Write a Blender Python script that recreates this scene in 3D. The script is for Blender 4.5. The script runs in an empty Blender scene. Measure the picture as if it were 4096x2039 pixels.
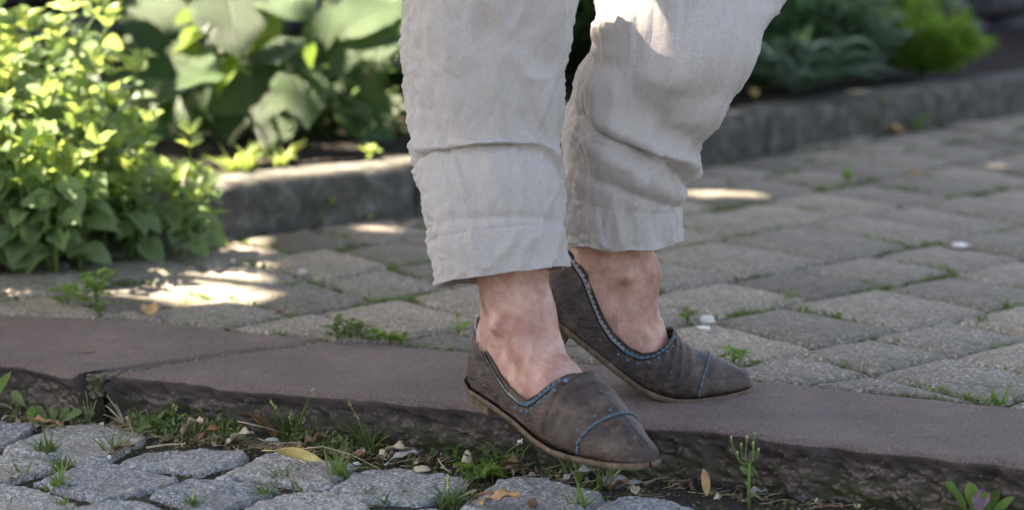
import bpy, bmesh, math, random
import numpy as np
from mathutils import Vector, Matrix, noise

# ------------------------------------------------------------------ camera, sky, sun
SC = bpy.context.scene
COL = SC.collection
FPX, CAM_H, HORIZON = 8905.0, 0.62, -617.0          # focal length in photo pixels, eye height above the kerb top
PITCH = math.atan((1019.5 - HORIZON) / FPX)
cam_d = bpy.data.cameras.new('camera'); cam = bpy.data.objects.new('camera', cam_d); COL.objects.link(cam)
cam.location = (0, 0, CAM_H); cam.rotation_euler = (math.pi / 2 - PITCH, 0, 0)
cam_d.sensor_width = 36; cam_d.lens = 36 * FPX / 4096; cam_d.clip_end = 400; cam_d.clip_start = 0.02
cam_d.dof.use_dof = True; cam_d.dof.focus_distance = 2.46; cam_d.dof.aperture_fstop = 3.7; cam_d.dof.aperture_blades = 0
SC.camera = cam
SUN = Vector((-0.50, 0.20, 0.84)).normalized()      # towards the sun: high on the left
world = bpy.data.worlds.new('World'); SC.world = world; world.use_nodes = True
wn = world.node_tree; sky = wn.nodes.new('ShaderNodeTexSky'); sky.sky_type = 'NISHITA'; sky.sun_disc = False
sky.sun_elevation = math.asin(SUN.z); sky.sun_rotation = math.atan2(SUN.x, SUN.y)
sky.air_density = 1.0; sky.dust_density = 2.5; sky.ozone_density = 0.8
wn.links.new(sky.outputs[0], wn.nodes['Background'].inputs[0]); wn.nodes['Background'].inputs[1].default_value = 0.065
sun_d = bpy.data.lights.new('sun', 'SUN'); sun_d.energy = 5.0; sun_d.angle = math.radians(0.55); sun_d.color = (1, .95, .86)
sun_o = bpy.data.objects.new('sun', sun_d); COL.objects.link(sun_o)
sun_o.rotation_euler = SUN.to_track_quat('Z', 'Y').to_euler()
SC.view_settings.view_transform = 'Standard'; SC.view_settings.look = 'None'
SC.view_settings.exposure = 3.12; SC.view_settings.gamma = 1.0
SC.view_settings.use_white_balance = True; SC.view_settings.white_balance_temperature = 7600; SC.view_settings.white_balance_tint = 15
SC.cycles.use_denoising = True; SC.cycles.max_bounces = 8; SC.cycles.diffuse_bounces = 4

K = 4096 / 2576.0
R = random.Random(7)

def ray(x, y):
    a = (x - 2048) / FPX; b = -(y - 1019.5) / FPX
    return Vector((a, math.cos(PITCH) + b * math.sin(PITCH), -math.sin(PITCH) + b * math.cos(PITCH)))
def at(x, y, z=0.0):
    d = ray(x, y); return Vector((0, 0, CAM_H)) + d * ((z - CAM_H) / d.z)
def atY(x, y, Y):
    d = ray(x, y); return Vector((0, 0, CAM_H)) + d * (Y / d.y)
def sm(a, b, x):
    t = min(1, max(0, (x - a) / (b - a))); return t * t * (3 - 2 * t)
def interp(tab, x):
    xs = [p[0] for p in tab]; ys = [p[1] for p in tab]; return float(np.interp(x, xs, ys))
def nz(x, y=0, z=0): return noise.noise(Vector((x, y, z)))
def fbm(v, o=4, H=1.0): return noise.fractal(v, H, 2.0, o)

# ------------------------------------------------------------------ object helpers
def mesh(name, verts, faces, mat=None, smooth=True, uvs=None):
    me = bpy.data.meshes.new(name); me.from_pydata([tuple(v) for v in verts], [], faces)
    if mat: me.materials.append(mat)
    if smooth: me.polygons.foreach_set('use_smooth', [True] * len(me.polygons))
    if uvs is not None:
        ul = me.uv_layers.new(name='UVMap'); idx = np.zeros(len(me.loops), dtype=np.int32); me.loops.foreach_get('vertex_index', idx)
        ul.data.foreach_set('uv', np.asarray(uvs, dtype=np.float32)[idx].ravel())
    me.update(); return me
def link(name, data, parent=None, **props):
    o = bpy.data.objects.new(name, data); COL.objects.link(o)
    if parent is not None: o.parent = parent
    for k, v in props.items():
        if v is not None: o[k] = v
    return o
def thing(name, label, cat, loc=(0, 0, 0), rz=0, group=None):
    o = link(name, None, label=label, category=cat, group=group); o.location = loc; o.rotation_euler = (0, 0, rz); o.empty_display_size = .03
    return o
class MB:
    def __init__(s): s.v = []; s.f = []; s.uv = []
    def add(s, v, f, uv=None):
        b = len(s.v); s.v += [tuple(p) for p in v]; s.f += [tuple(i + b for i in q) for q in f]
        s.uv += (uv if uv is not None else [(0.5, 0.5)] * len(v))
    def tube(s, pts, r0, r1=None, n=6, cap=True):
        r1 = r0 if r1 is None else r1; pts = [Vector(p) for p in pts]; V = []; Fs = []; m = len(pts)
        up = Vector((0.13, 0.21, 1)).normalized()
        for i, p in enumerate(pts):
            d = (pts[min(i + 1, m - 1)] - pts[max(i - 1, 0)]).normalized()
            a = d.cross(up)
            if a.length < .05: a = d.cross(Vector((1, 0, 0)))
            a.normalize(); b = d.cross(a); r = r0 + (r1 - r0) * i / (m - 1)
            for k in range(n):
                t = 2 * math.pi * k / n; V.append(p + a * (r * math.cos(t)) + b * (r * math.sin(t)))
        for i in range(m - 1):
            for k in range(n):
                k2 = (k + 1) % n; Fs.append((i * n + k, i * n + k2, (i + 1) * n + k2, (i + 1) * n + k))
        if cap: Fs.append(tuple(range(n - 1, -1, -1))); Fs.append(tuple(range((m - 1) * n, m * n)))
        s.add(V, Fs)
    def blob(s, c, rx, ry, rz, rough=.2, seed=0, nu=8, nv=5):
        V = [(c[0], c[1], c[2] - rz)]; F = []
        for j in range(1, nv):
            th = math.pi * j / nv
            for k in range(nu):
                ph = 2 * math.pi * k / nu; d = Vector((math.sin(th) * math.cos(ph), math.sin(th) * math.sin(ph), -math.cos(th)))
                q = 1 + rough * noise.noise(d * 1.5 + Vector((seed, seed * 1.7, 3)))
                V.append((c[0] + d.x * rx * q, c[1] + d.y * ry * q, c[2] + d.z * rz * q))
        V.append((c[0], c[1], c[2] + rz)); t = len(V) - 1
        for k in range(nu):
            F.append((0, 1 + (k + 1) % nu, 1 + k)); F.append((t, t - nu + k, t - nu + (k + 1) % nu))
            for j in range(nv - 2):
                a = 1 + j * nu; F.append((a + k, a + (k + 1) % nu, a + nu + (k + 1) % nu, a + nu + k))
        s.add(V, F)
    def obj(s, name, mat, parent=None, smooth=True, **props):
        return link(name, mesh(name, s.v, s.f, mat, smooth, s.uv), parent, **props)

# ------------------------------------------------------------------ materials
class NT:
    def __init__(s, name):
        s.m = bpy.data.materials.new(name); s.m.use_nodes = True; s.t = s.m.node_tree
        s.b = s.t.nodes['Principled BSDF']; s.out = s.t.nodes['Material Output']
    def n(s, t, **kw):
        o = s.t.nodes.new('ShaderNode' + t)
        for k, v in kw.items(): setattr(o, k, v)
        return o
    def l(s, a, b): s.t.links.new(a, b)
    def coord(s, kind='Object', scale=(1, 1, 1), rot=(0, 0, 0)):
        c = s.n('TexCoord'); mp = s.n('Mapping'); mp.inputs['Scale'].default_value = scale; mp.inputs['Rotation'].default_value = rot
        s.l(c.outputs[kind], mp.inputs[0]); return mp.outputs[0]
    def noise(s, vec, scale, detail=4, rough=.55, dist=0):
        o = s.n('TexNoise'); o.inputs['Scale'].default_value = scale; o.inputs['Detail'].default_value = detail
        o.inputs['Roughness'].default_value = rough; o.inputs['Distortion'].default_value = dist; s.l(vec, o.inputs['Vector']); return o.outputs['Fac']
    def voro(s, vec, scale, out='Color', feat='F1'):
        o = s.n('TexVoronoi', feature=feat); o.inputs['Scale'].default_value = scale; s.l(vec, o.inputs['Vector']); return o.outputs[out]
    def ramp(s, fac, stops, interp='LINEAR'):
        o = s.n('ValToRGB'); cr = o.color_ramp; cr.interpolation = interp
        while len(cr.elements) > 1: cr.elements.remove(cr.elements[-1])
        cr.elements[0].position = stops[0][0]; cr.elements[0].color = (*stops[0][1], 1)
        for p, c in stops[1:]:
            e = cr.elements.new(p); e.color = (*c, 1)
        s.l(fac, o.inputs[0]); return o.outputs[0]
    def mix(s, fac, a, b, mode='MIX'):
        o = s.n('Mix', data_type='RGBA', blend_type=mode)
        for i, v in ((0, fac), (6, a), (7, b)):
            if hasattr(v, 'is_output'): s.l(v, o.inputs[i])
            elif i == 0: o.inputs[0].default_value = v
            else: o.inputs[i].default_value = (*v, 1)
        return o.outputs[2]
    def math(s, op, a, b=0.5, clamp=False):
        o = s.n('Math', operation=op, use_clamp=clamp)
        for i, v in ((0, a), (1, b)):
            if hasattr(v, 'is_output'): s.l(v, o.inputs[i])
            else: o.inputs[i].default_value = v
        return o.outputs[0]
    def maprange(s, v, a, b, c=0, d=1):
        o = s.n('MapRange'); s.l(v, o.inputs[0])
        for i, q in zip((1, 2, 3, 4), (a, b, c, d)): o.inputs[i].default_value = q
        return o.outputs[0]
    def rand(s):
        return s.n('ObjectInfo').outputs['Random']
    def color(s, c):
        if hasattr(c, 'is_output'): s.l(c, s.b.inputs['Base Color'])
        else: s.b.inputs['Base Color'].default_value = (*c, 1)
    def bump(s, h, strength=.5, dist=.002, prev=None):
        o = s.n('Bump'); o.inputs['Strength'].default_value = strength; o.inputs['Distance'].default_value = dist
        s.l(h, o.inputs['Height'])
        if prev is not None: s.l(prev, o.inputs['Normal'])
        s.l(o.outputs[0], s.b.inputs['Normal']); return o.outputs[0]
    def rough(s, v):
        if hasattr(v, 'is_output'): s.l(v, s.b.inputs['Roughness'])
        else: s.b.inputs['Roughness'].default_value = v
    def spec(s, v): s.b.inputs['Specular IOR Level'].default_value = v

def g(v): return (v, v, v)
def m_granite():
    t = NT('granite'); c = t.coord('Object')
    sp = t.voro(c, 400); sp2 = t.noise(c, 260, 3, .75); lo = t.noise(c, 22, 4, .6); wob = t.noise(c, 90, 4, .65)
    sep = t.n('SeparateColor'); t.l(sp, sep.inputs[0])
    base = t.ramp(sep.outputs[0], [(0, (.10, .10, .103)), (.2, (.25, .25, .255)), (.5, (.40, .398, .40)), (.85, (.56, .555, .545)), (1, (.70, .69, .66))])
    base = t.mix(t.maprange(sp2, .42, .56), t.mix(.65, base, (.07, .075, .085)), base)
    lich = t.maprange(t.noise(c, 75, 6, .75), .5, .62)
    base = t.mix(t.math('MULTIPLY', lich, .65), base, (.13, .125, .085))
    base = t.mix(t.maprange(lo, .35, .7, 0, .35), base, (.34, .33, .31))
    rd = t.rand(); base = t.mix(t.maprange(t.noise(c, 12, 4, .6), .5, .68, 0, .6), base, (.22, .20, .16)); tint = t.ramp(rd, [(0, (.74, .75, .80)), (.5, (.95, .95, .95)), (1, (1.06, 1.0, .92))])
    base = t.mix(1.0, base, tint, 'MULTIPLY'); t.color(base); t.rough(.82); t.spec(.3)
    b1 = t.bump(wob, .8, .004); t.bump(sp2, .7, .0012, b1); return t.m
def m_paver():
    t = NT('washed_concrete'); c = t.coord('Object')
    v = t.voro(c, 300); sep = t.n('SeparateColor'); t.l(v, sep.inputs[0]); d = t.voro(c, 300, 'Distance')
    base = t.ramp(sep.outputs[1], [(0, (.10, .086, .068)), (.3, (.185, .165, .138)), (.6, (.25, .226, .194)), (.9, (.34, .31, .27)), (1, (.60, .56, .50))])
    lo = t.noise(c, 9, 5, .6); base = t.mix(t.maprange(lo, .4, .64, 0, .6), base, (.115, .108, .068)); base = t.mix(t.maprange(t.noise(c, 130, 5, .75), .5, .66, 0, .6), base, (.10, .085, .065))
    base = t.mix(t.maprange(t.noise(c, 40, 4), .42, .65, 0, .35), base, (.30, .27, .24))
    tint = t.ramp(t.rand(), [(0, (.64, .63, .60)), (.5, (.96, .94, .91)), (1, (1.24, 1.15, 1.06))])
    t.color(t.mix(1.0, base, tint, 'MULTIPLY')); t.rough(.88); t.spec(.25)
    b1 = t.bump(t.noise(c, 70, 4, .6), .5, .003); t.bump(d, -.6, .0018, b1); return t.m
def m_sandstone():
    t = NT('red_sandstone'); c = t.coord('Object'); cs = t.coord('Object', (1, 6, 1))
    fine = t.noise(c, 420, 3, .7); lo = t.noise(c, 7, 5, .6); mid = t.noise(c, 45, 5, .6)
    base = t.ramp(lo, [(.3, (.085, .056, .048)), (.5, (.148, .102, .086)), (.7, (.225, .160, .135))])
    base = t.mix(t.maprange(mid, .4, .65, 0, .6), base, (.11, .092, .083)); base = t.mix(t.maprange(t.noise(t.coord('Object', (1, 3, 1), (0, 0, -.35)), 16, 6, .7), .5, .68, 0, .6), base, (.085, .072, .066))
    base = t.mix(t.maprange(fine, .38, .66, 0, .75), base, (.27, .205, .18)); base = t.mix(t.maprange(t.noise(c, 230, 5, .8), .52, .64, 0, .7), base, (.075, .058, .052))
    sepn = t.n('SeparateXYZ'); t.l(t.coord('Object'), sepn.inputs[0])
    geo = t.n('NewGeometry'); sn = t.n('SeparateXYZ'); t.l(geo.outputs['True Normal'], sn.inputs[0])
    side = t.maprange(sn.outputs[2], .85, .35)                       # steep broken face, toned darker than the top
    side_tone = t.mix(t.maprange(mid, .35, .65), (.038, .031, .031), (.078, .062, .059))
    base = t.mix(t.math('MULTIPLY', side, .8), base, side_tone)
    low = t.maprange(sepn.outputs[2], -.012, -.055); mo = t.maprange(t.noise(c, 26, 5, .7), .34, .50)
    moss = t.math('MULTIPLY', t.math('MULTIPLY', low, mo), side)
    base = t.mix(t.math('MULTIPLY', moss, .75), base, (.062, .066, .020))
    vs = t.voro(c, 130, 'Distance'); specks = t.math('MULTIPLY', t.maprange(vs, .11, .06), t.maprange(t.noise(c, 30, 2), .48, .56))
    base = t.mix(specks, base, (.45, .42, .4)); t.color(base); t.rough(.86); t.spec(.25)
    b0 = t.bump(t.noise(c, 130, 6, .75), .9, .004); b1 = t.bump(mid, .55, .004, b0); b2 = t.bump(t.noise(cs, 60, 4, .6), .35, .0012, b1); t.bump(fine, .6, .0008, b2); return t.m
def m_simple(name, stops, scale=60, rough=.9, bump=.6, bd=.002, spec=.25, detail=5, kind='Object', seed=True):
    t = NT(name); c = t.coord(kind); n1 = t.noise(c, scale, detail, .65)
    col = t.ramp(n1, stops)
    if seed:
        tint = t.ramp(t.rand(), [(0, g(.82)), (1, g(1.15))]); col = t.mix(1.0, col, tint, 'MULTIPLY')
    t.color(col); t.rough(rough); t.spec(spec); t.bump(t.noise(c, scale * 3, 4, .6), bump, bd); return t.m
def m_leaf(name, c1, c2, vein=(.25, .35, .12), trans=(.25, .42, .03), rough=.42, tf=.4, vs=26, bump=.5, rv=.25):
    t = NT(name); uv = t.n('TexCoord').outputs['UV']; sep = t.n('SeparateXYZ'); t.l(uv, sep.inputs[0])
    u, v = sep.outputs[0], sep.outputs[1]; av = t.math('ABSOLUTE', t.math('SUBTRACT', v, .5))
    mid = t.maprange(av, .03, .008)
    ph = t.math('SUBTRACT', u, t.math('MULTIPLY', av, .55))
    wv = t.math('ABSOLUTE', t.math('SINE', t.math('MULTIPLY', ph, vs)))
    sv = t.maprange(wv, .22, .03, 0, .8); veins = t.math('MAXIMUM', mid, sv)
    c = t.coord('Object'); n1 = t.noise(c, 40, 3)
    col = t.mix(t.maprange(n1, .35, .65), c1, c2); col = t.mix(t.math('MULTIPLY', veins, .5), col, vein)
    tint = t.ramp(t.rand(), [(0, (1 - rv, 1 - rv, 1 - rv)), (1, (1 + rv, 1 + rv, 1 + rv * .6))]); col = t.mix(1.0, col, tint, 'MULTIPLY')
    t.color(col); t.rough(rough); t.spec(.36); bh = t.math('ADD', t.math('MULTIPLY', veins, -1.0), t.math('MULTIPLY', t.noise(c, 160, 2), .6))
    bm = t.bump(bh, bump, .002)
    tr = t.n('BsdfTranslucent'); tc = t.mix(1.0, t.mix(t.math('MULTIPLY', veins, .4), trans, c1), tint, 'MULTIPLY'); t.l(tc, tr.inputs[0]); t.l(bm, tr.inputs[1])
    ms = t.n('MixShader'); ms.inputs[0].default_value = tf; t.l(t.b.outputs[0], ms.inputs[1]); t.l(tr.outputs[0], ms.inputs[2]); t.l(ms.outputs[0], t.out.inputs[0])
    return t.m
def m_cloth():
    t = NT('linen'); c = t.coord('UV', (1, 1, 1)); o = t.coord('Object')
    sep = t.n('SeparateXYZ'); t.l(c, sep.inputs[0])
    w1 = t.math('SINE', t.math('MULTIPLY', sep.outputs[0], 2200)); w2 = t.math('SINE', t.math('MULTIPLY', sep.outputs[1], 2200))
    we = t.math('MULTIPLY', w1, w2); slub = t.noise(t.coord('UV', (110, 1700, 1)), 1, 4, .7); slub2 = t.noise(t.coord('UV', (1700, 110, 1)), 1, 4, .7)
    st = t.math('ADD', slub, slub2)
    col = t.ramp(st, [(.75, (.345, .315, .29)), (1.0, (.40, .368, .34)), (1.25, (.45, .415, .385))])
    col = t.mix(t.maprange(t.noise(o, 9, 3), .35, .7, 0, .35), col, (.33, .30, .275))
    t.color(col); t.rough(.92); t.spec(.15)
    t.b.inputs['Sheen Weight'].default_value = .25
    b1 = t.bump(st, .16, .0006); b2 = t.bump(we, .2, .0002, b1); t.bump(t.noise(o, 55, 4, .6), .35, .004, b2); return t.m
def m_skin():
    t = NT('skin'); c = t.coord('Object')
    col = t.ramp(t.noise(c, 32, 5, .65), [(.34, (.36, .17, .125)), (.5, (.49, .28, .21)), (.66, (.60, .38, .29))])
    blotch = t.maprange(t.noise(c, 55, 4, .6), .52, .68); col = t.mix(t.math('MULTIPLY', blotch, .6), col, (.38, .17, .15))
    vein = t.maprange(t.math('ABSOLUTE', t.math('SUBTRACT', t.noise(c, 20, 2, .4, .6), .5)), .06, .0)
    col = t.mix(t.math('MULTIPLY', vein, .10), col, (.33, .24, .27))
    sp = t.maprange(t.voro(c, 240, 'Distance'), .14, .05); col = t.mix(t.math('MULTIPLY', sp, t.maprange(t.noise(c, 18, 2), .5, .6, 0, .4)), col, (.3, .14, .1))
    t.color(col); t.rough(.5); t.spec(.45); t.b.inputs['Subsurface Weight'].default_value = .12; t.b.inputs['Subsurface Radius'].default_value = (.008, .003, .0015)
    b1 = t.bump(vein, .15, .0012); b2 = t.bump(t.noise(t.coord('Object', (1, 1, .35)), 130, 5, .65), .9, .003, b1); t.bump(t.voro(c, 900, 'Distance'), .25, .0004, b2); return t.m
def m_leather():
    t = NT('worn_leather'); c = t.coord('Object')
    lo = t.noise(c, 36, 8, .72); col = t.ramp(lo, [(.28, (.020, .013, .011)), (.44, (.042, .028, .022)), (.58, (.085, .058, .045)), (.72, (.165, .118, .092))])
    scuff = t.maprange(t.noise(c, 190, 4, .75), .55, .7); col = t.mix(t.math('MULTIPLY', scuff, .4), col, (.22, .17, .14))
    t.color(col); t.rough(t.maprange(lo, .3, .7, .42, .7)); t.spec(.4)
    b1 = t.bump(t.noise(t.coord('Object', (1, 1, 2.2)), 42, 6, .65, .5), .7, .006); t.bump(t.voro(c, 700, 'Distance'), .35, .0006, b1); return t.m
MAT = dict(granite=m_granite(), paver=m_paver(), sandstone=m_sandstone(), cloth=m_cloth(), skin=m_skin(), leather=m_leather())
MAT['soil'] = m_simple('soil', [(.3, (.018, .014, .010)), (.5, (.045, .036, .027)), (.7, (.10, .085, .065))], 170, .95, .9, .004, seed=False)
MAT['joint'] = m_simple('joint_soil', [(.3, (.035, .03, .018)), (.5, (.075, .062, .042)), (.72, (.15, .13, .095))], 90, .95, .9, .003, seed=False)
MAT['bed'] = m_simple('bed_soil', [(.3, (.008, .006, .005)), (.5, (.017, .013, .010)), (.75, (.034, .027, .020))], 40, .97, .9, .01, seed=False)
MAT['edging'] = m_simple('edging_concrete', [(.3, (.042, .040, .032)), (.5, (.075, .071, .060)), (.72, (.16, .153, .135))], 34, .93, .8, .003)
MAT['wallstone'] = m_simple('wall_stone', [(.3, (.025, .023, .025)), (.5, (.055, .052, .058)), (.72, (.17, .165, .17))], 14, .9, .8, .01)
MAT['mortar'] = m_simple('mortar', [(.3, (.08, .075, .04)), (.5, (.13, .12, .08)), (.7, (.28, .26, .21))], 120, .95, .8, .002, seed=False)
MAT['grit'] = m_simple('grit', [(.3, (.07, .055, .045)), (.5, (.16, .14, .115)), (.7, (.42, .4, .36))], 60, .9, .4, .001, seed=False)
MAT['moss'] = m_simple('moss_green', [(.3, (.035, .036, .012)), (.5, (.075, .085, .025)), (.72, (.15, .165, .05))], 90, .9, .5, .001, seed=False)
MAT['jointweed'] = m_leaf('joint_weed', (.10, .145, .05), (.17, .23, .085), (.2, .27, .1), (.22, .34, .07), .6, .3, 20, .2)
MAT['mint'] = m_leaf('mint_leaf', (.18, .27, .12), (.28, .38, .20), (.32, .42, .22), (.40, .56, .13), .28, .44, 26, .6)
MAT['mint_tip'] = m_leaf('mint_tip_leaf', (.19, .30, .07), (.28, .38, .10), (.35, .42, .16), (.46, .55, .14), .32, .36, 26, .4)
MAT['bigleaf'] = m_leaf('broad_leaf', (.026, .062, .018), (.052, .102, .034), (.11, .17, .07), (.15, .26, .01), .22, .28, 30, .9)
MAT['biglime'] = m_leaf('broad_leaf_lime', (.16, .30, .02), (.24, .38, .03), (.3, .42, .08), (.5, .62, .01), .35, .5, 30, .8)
MAT['darkleaf'] = m_leaf('dark_leaf', (.02, .055, .016), (.045, .10, .03), (.07, .12, .05), (.12, .24, .02), .4, .3, 24, .4)
MAT['teal'] = m_leaf('blue_green_leaf', (.05, .11, .055), (.09, .17, .085), (.1, .16, .1), (.12, .25, .1), .5, .3, 24, .3)
MAT['bluegrey'] = m_leaf('grey_green_leaf', (.12, .18, .14), (.18, .25, .19), (.15, .2, .15), (.2, .3, .15), .6, .3, 24, .3)
MAT['fresh'] = m_leaf('fresh_green_leaf', (.085, .16, .03), (.14, .24, .05), (.2, .3, .08), (.3, .5, .03), .5, .4, 24, .3)
MAT['grassm'] = m_leaf('grass_blade', (.085, .14, .045), (.17, .22, .075), (.13, .2, .06), (.2, .34, .04), .5, .3, 2, .1)
MAT['straw'] = m_simple('straw', [(.3, (.25, .19, .11)), (.6, (.48, .40, .26)), (.8, (.62, .55, .4))], 60, .7, .2, .001)
MAT['seed'] = m_simple('seed_head', [(.3, (.24, .20, .09)), (.7, (.42, .36, .2))], 90, .8, .3, .001)
MAT['stem'] = m_simple('green_stem', [(.3, (.09, .16, .03)), (.7, (.16, .24, .06))], 50, .6, .2, .001)
MAT['bark'] = m_simple('bark', [(.3, (.05, .038, .028)), (.7, (.13, .10, .075))], 30, .95, .8, .01)
MAT['bud'] = m_simple('flower_bud', [(.3, (.35, .42, .10)), (.7, (.55, .6, .28))], 90, .6, .2, .001)
MAT['white'] = m_simple('white_petal', [(.3, (.6, .6, .55)), (.7, (.8, .8, .76))], 90, .6, .2, .001)
MAT['quartz'] = m_simple('pale_stone', [(.3, (.4, .39, .37)), (.7, (.72, .71, .68))], 50, .5, .4, .002)
def m_dry(name, a, b): return m_simple(name, [(.3, a), (.7, b)], 70, .65, .6, .002, .3)
MAT['dry_orange'] = m_dry('dry_leaf_orange', (.36, .19, .075), (.56, .36, .17))
MAT['dry_brown'] = m_dry('dry_leaf_brown', (.10, .055, .032), (.24, .14, .08))
MAT['dry_rust'] = m_dry('dry_leaf_rust', (.16, .06, .028), (.30, .14, .06))
MAT['dry_yellow'] = m_dry('dry_leaf_yellow', (.48, .33, .09), (.68, .54, .22))
MAT['dry_pale'] = m_dry('dry_leaf_pale', (.36, .28, .18), (.6, .5, .36))
MAT['dry_grey'] = m_dry('dry_leaf_grey', (.16, .15, .14), (.36, .34, .32))
MAT['dry_purple'] = m_dry('dry_leaf_purple', (.13, .08, .10), (.26, .18, .2))
MAT['sole'] = m_simple('leather_sole', [(.3, (.07, .048, .03)), (.6, (.16, .115, .075)), (.8, (.30, .235, .16))], 120, .8, .8, .001, seed=False)
MAT['cord'] = m_simple('blue_cord', [(.3, (.05, .10, .13)), (.7, (.12, .20, .25))], 300, .7, .5, .0006, seed=False)
MAT['bluepatch'] = m_simple('blue_leather', [(.3, (.05, .10, .14)), (.7, (.12, .21, .27))], 150, .55, .3, .0006, seed=False)
MAT['thread'] = m_simple('pale_thread', [(.3, (.2, .2, .2)), (.7, (.34, .35, .36))], 300, .7, .3, .0006, seed=False)
MAT['lining'] = m_simple('dark_lining', [(.3, (.012, .010, .012)), (.7, (.03, .025, .028))], 100, .8, .3, .001, seed=False)

# ------------------------------------------------------------------ stones
def smooth_poly(pts, n, rnd=1):
    """closed outline through pts (2-D), resampled to n points, corners softened"""
    p = np.array([(q[0], q[1]) for q in pts], float)
    for _ in range(rnd):
        q = np.roll(p, -1, 0); p = np.stack([p * .89 + q * .11, p * .11 + q * .89], 1).reshape(-1, 2)
    q = np.vstack([p, p[:1]]); d = np.r_[0, np.cumsum(np.hypot(*np.diff(q, axis=0).T))]
    t = np.linspace(0, d[-1], n, endpoint=False); return np.stack([np.interp(t, d, q[:, 0]), np.interp(t, d, q[:, 1])], 1)
def stone(name, outline, ztop, depth, mat, parent, seg=44, rings=(1, .985, .95, .9, .8, .65, .5, .33, .16), edge=.006, amp=.003, freq=40, seed=0, tilt=(0, 0), wob=.002, dome=.003, ed0=.86):
    P = smooth_poly(outline, seg); c = P.mean(0); V = []; F = []
    Rm = np.hypot(*(P - c).T).mean()
    for i in range(seg):
        d = P[i] - c; L = np.hypot(*d); k = 1 + wob / L * nz(P[i][0] * 60, P[i][1] * 60, seed) * 2; P[i] = c + d * k
    def z(x, y, f):
        e = max(0, (f - ed0) / (1 - ed0))
        return dome * (1 - f * f) - edge * e * e + amp * fbm(Vector((x * freq, y * freq, seed * 3.1)), 4) + amp * 1.2 * nz(x * 14, y * 14, seed) + tilt[0] * (x - c[0]) + tilt[1] * (y - c[1])
    for j, f in enumerate((1.0,) + tuple(rings)):
        for i in range(seg):
            q = c + (P[i] - c) * f
            zz = -depth if j == 0 else z(q[0], q[1], f)
            V.append((q[0] - c[0], q[1] - c[1], zz))
    V.append((0, 0, z(c[0], c[1], 0))); nr = len(rings) + 1
    for j in range(nr - 1):
        for i in range(seg):
            i2 = (i + 1) % seg; F.append((j * seg + i, j * seg + i2, (j + 1) * seg + i2, (j + 1) * seg + i))
    for i in range(seg): F.append(((nr - 1) * seg + i, (nr - 1) * seg + (i + 1) % seg, nr * seg))
    o = link(name, mesh(name, V, F, mat), parent); o.location = (c[0], c[1], ztop); return o

# ---- ground sheet to the horizon
def sheet(name, pts, z, mat, **p):
    return link(name, mesh(name, [(x, y, z) for x, y in pts], [tuple(range(len(pts)))], mat, False), None, **p)
sheet('ground', [(-150, -150), (150, -150), (150, 200), (-150, 200)], -.13, MAT['joint'], kind='structure', label='bare earth under the paving')

# ---- kerb polylines (photo pixels on the kerb-top plane)
front_px = [(-900, 1390), (-300, 1440), (0, 1455), (73, 1460), (146, 1474), (212, 1494), (271, 1501), (315, 1490), (345, 1486), (410, 1500), (432, 1494), (513, 1501), (659, 1518), (806, 1532), (1026, 1554), (1251, 1574), (1407, 1590), (1563, 1603), (1797, 1619), (1917, 1636), (2100, 1655), (2400, 1685), (2649, 1705), (2803, 1713), (2924, 1729), (3167, 1758), (3329, 1771), (3491, 1796), (3653, 1811), (3815, 1833), (3978, 1845), (4096, 1865), (4600, 1930), (5200, 2020)]
back_px = [(-900, 1225), (-300, 1243), (0, 1253), (300, 1265), (620, 1281), (900, 1310), (1300, 1352), (1700, 1385), (2100, 1420), (2500, 1462), (2924, 1506), (3248, 1535), (3491, 1567), (3734, 1592), (3978, 1612), (4096, 1628), (4600, 1680), (5200, 1740)]
FR = [at(*p) for p in front_px]; BK = [at(*p) for p in back_px]
def polyx(poly, x):                                   # y of a polyline at x
    return float(np.interp(x, [p.x for p in poly], [p.y for p in poly]))
JF, JB = at(392, 1494), at(1325, 1352)                # joint between the two slabs

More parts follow.
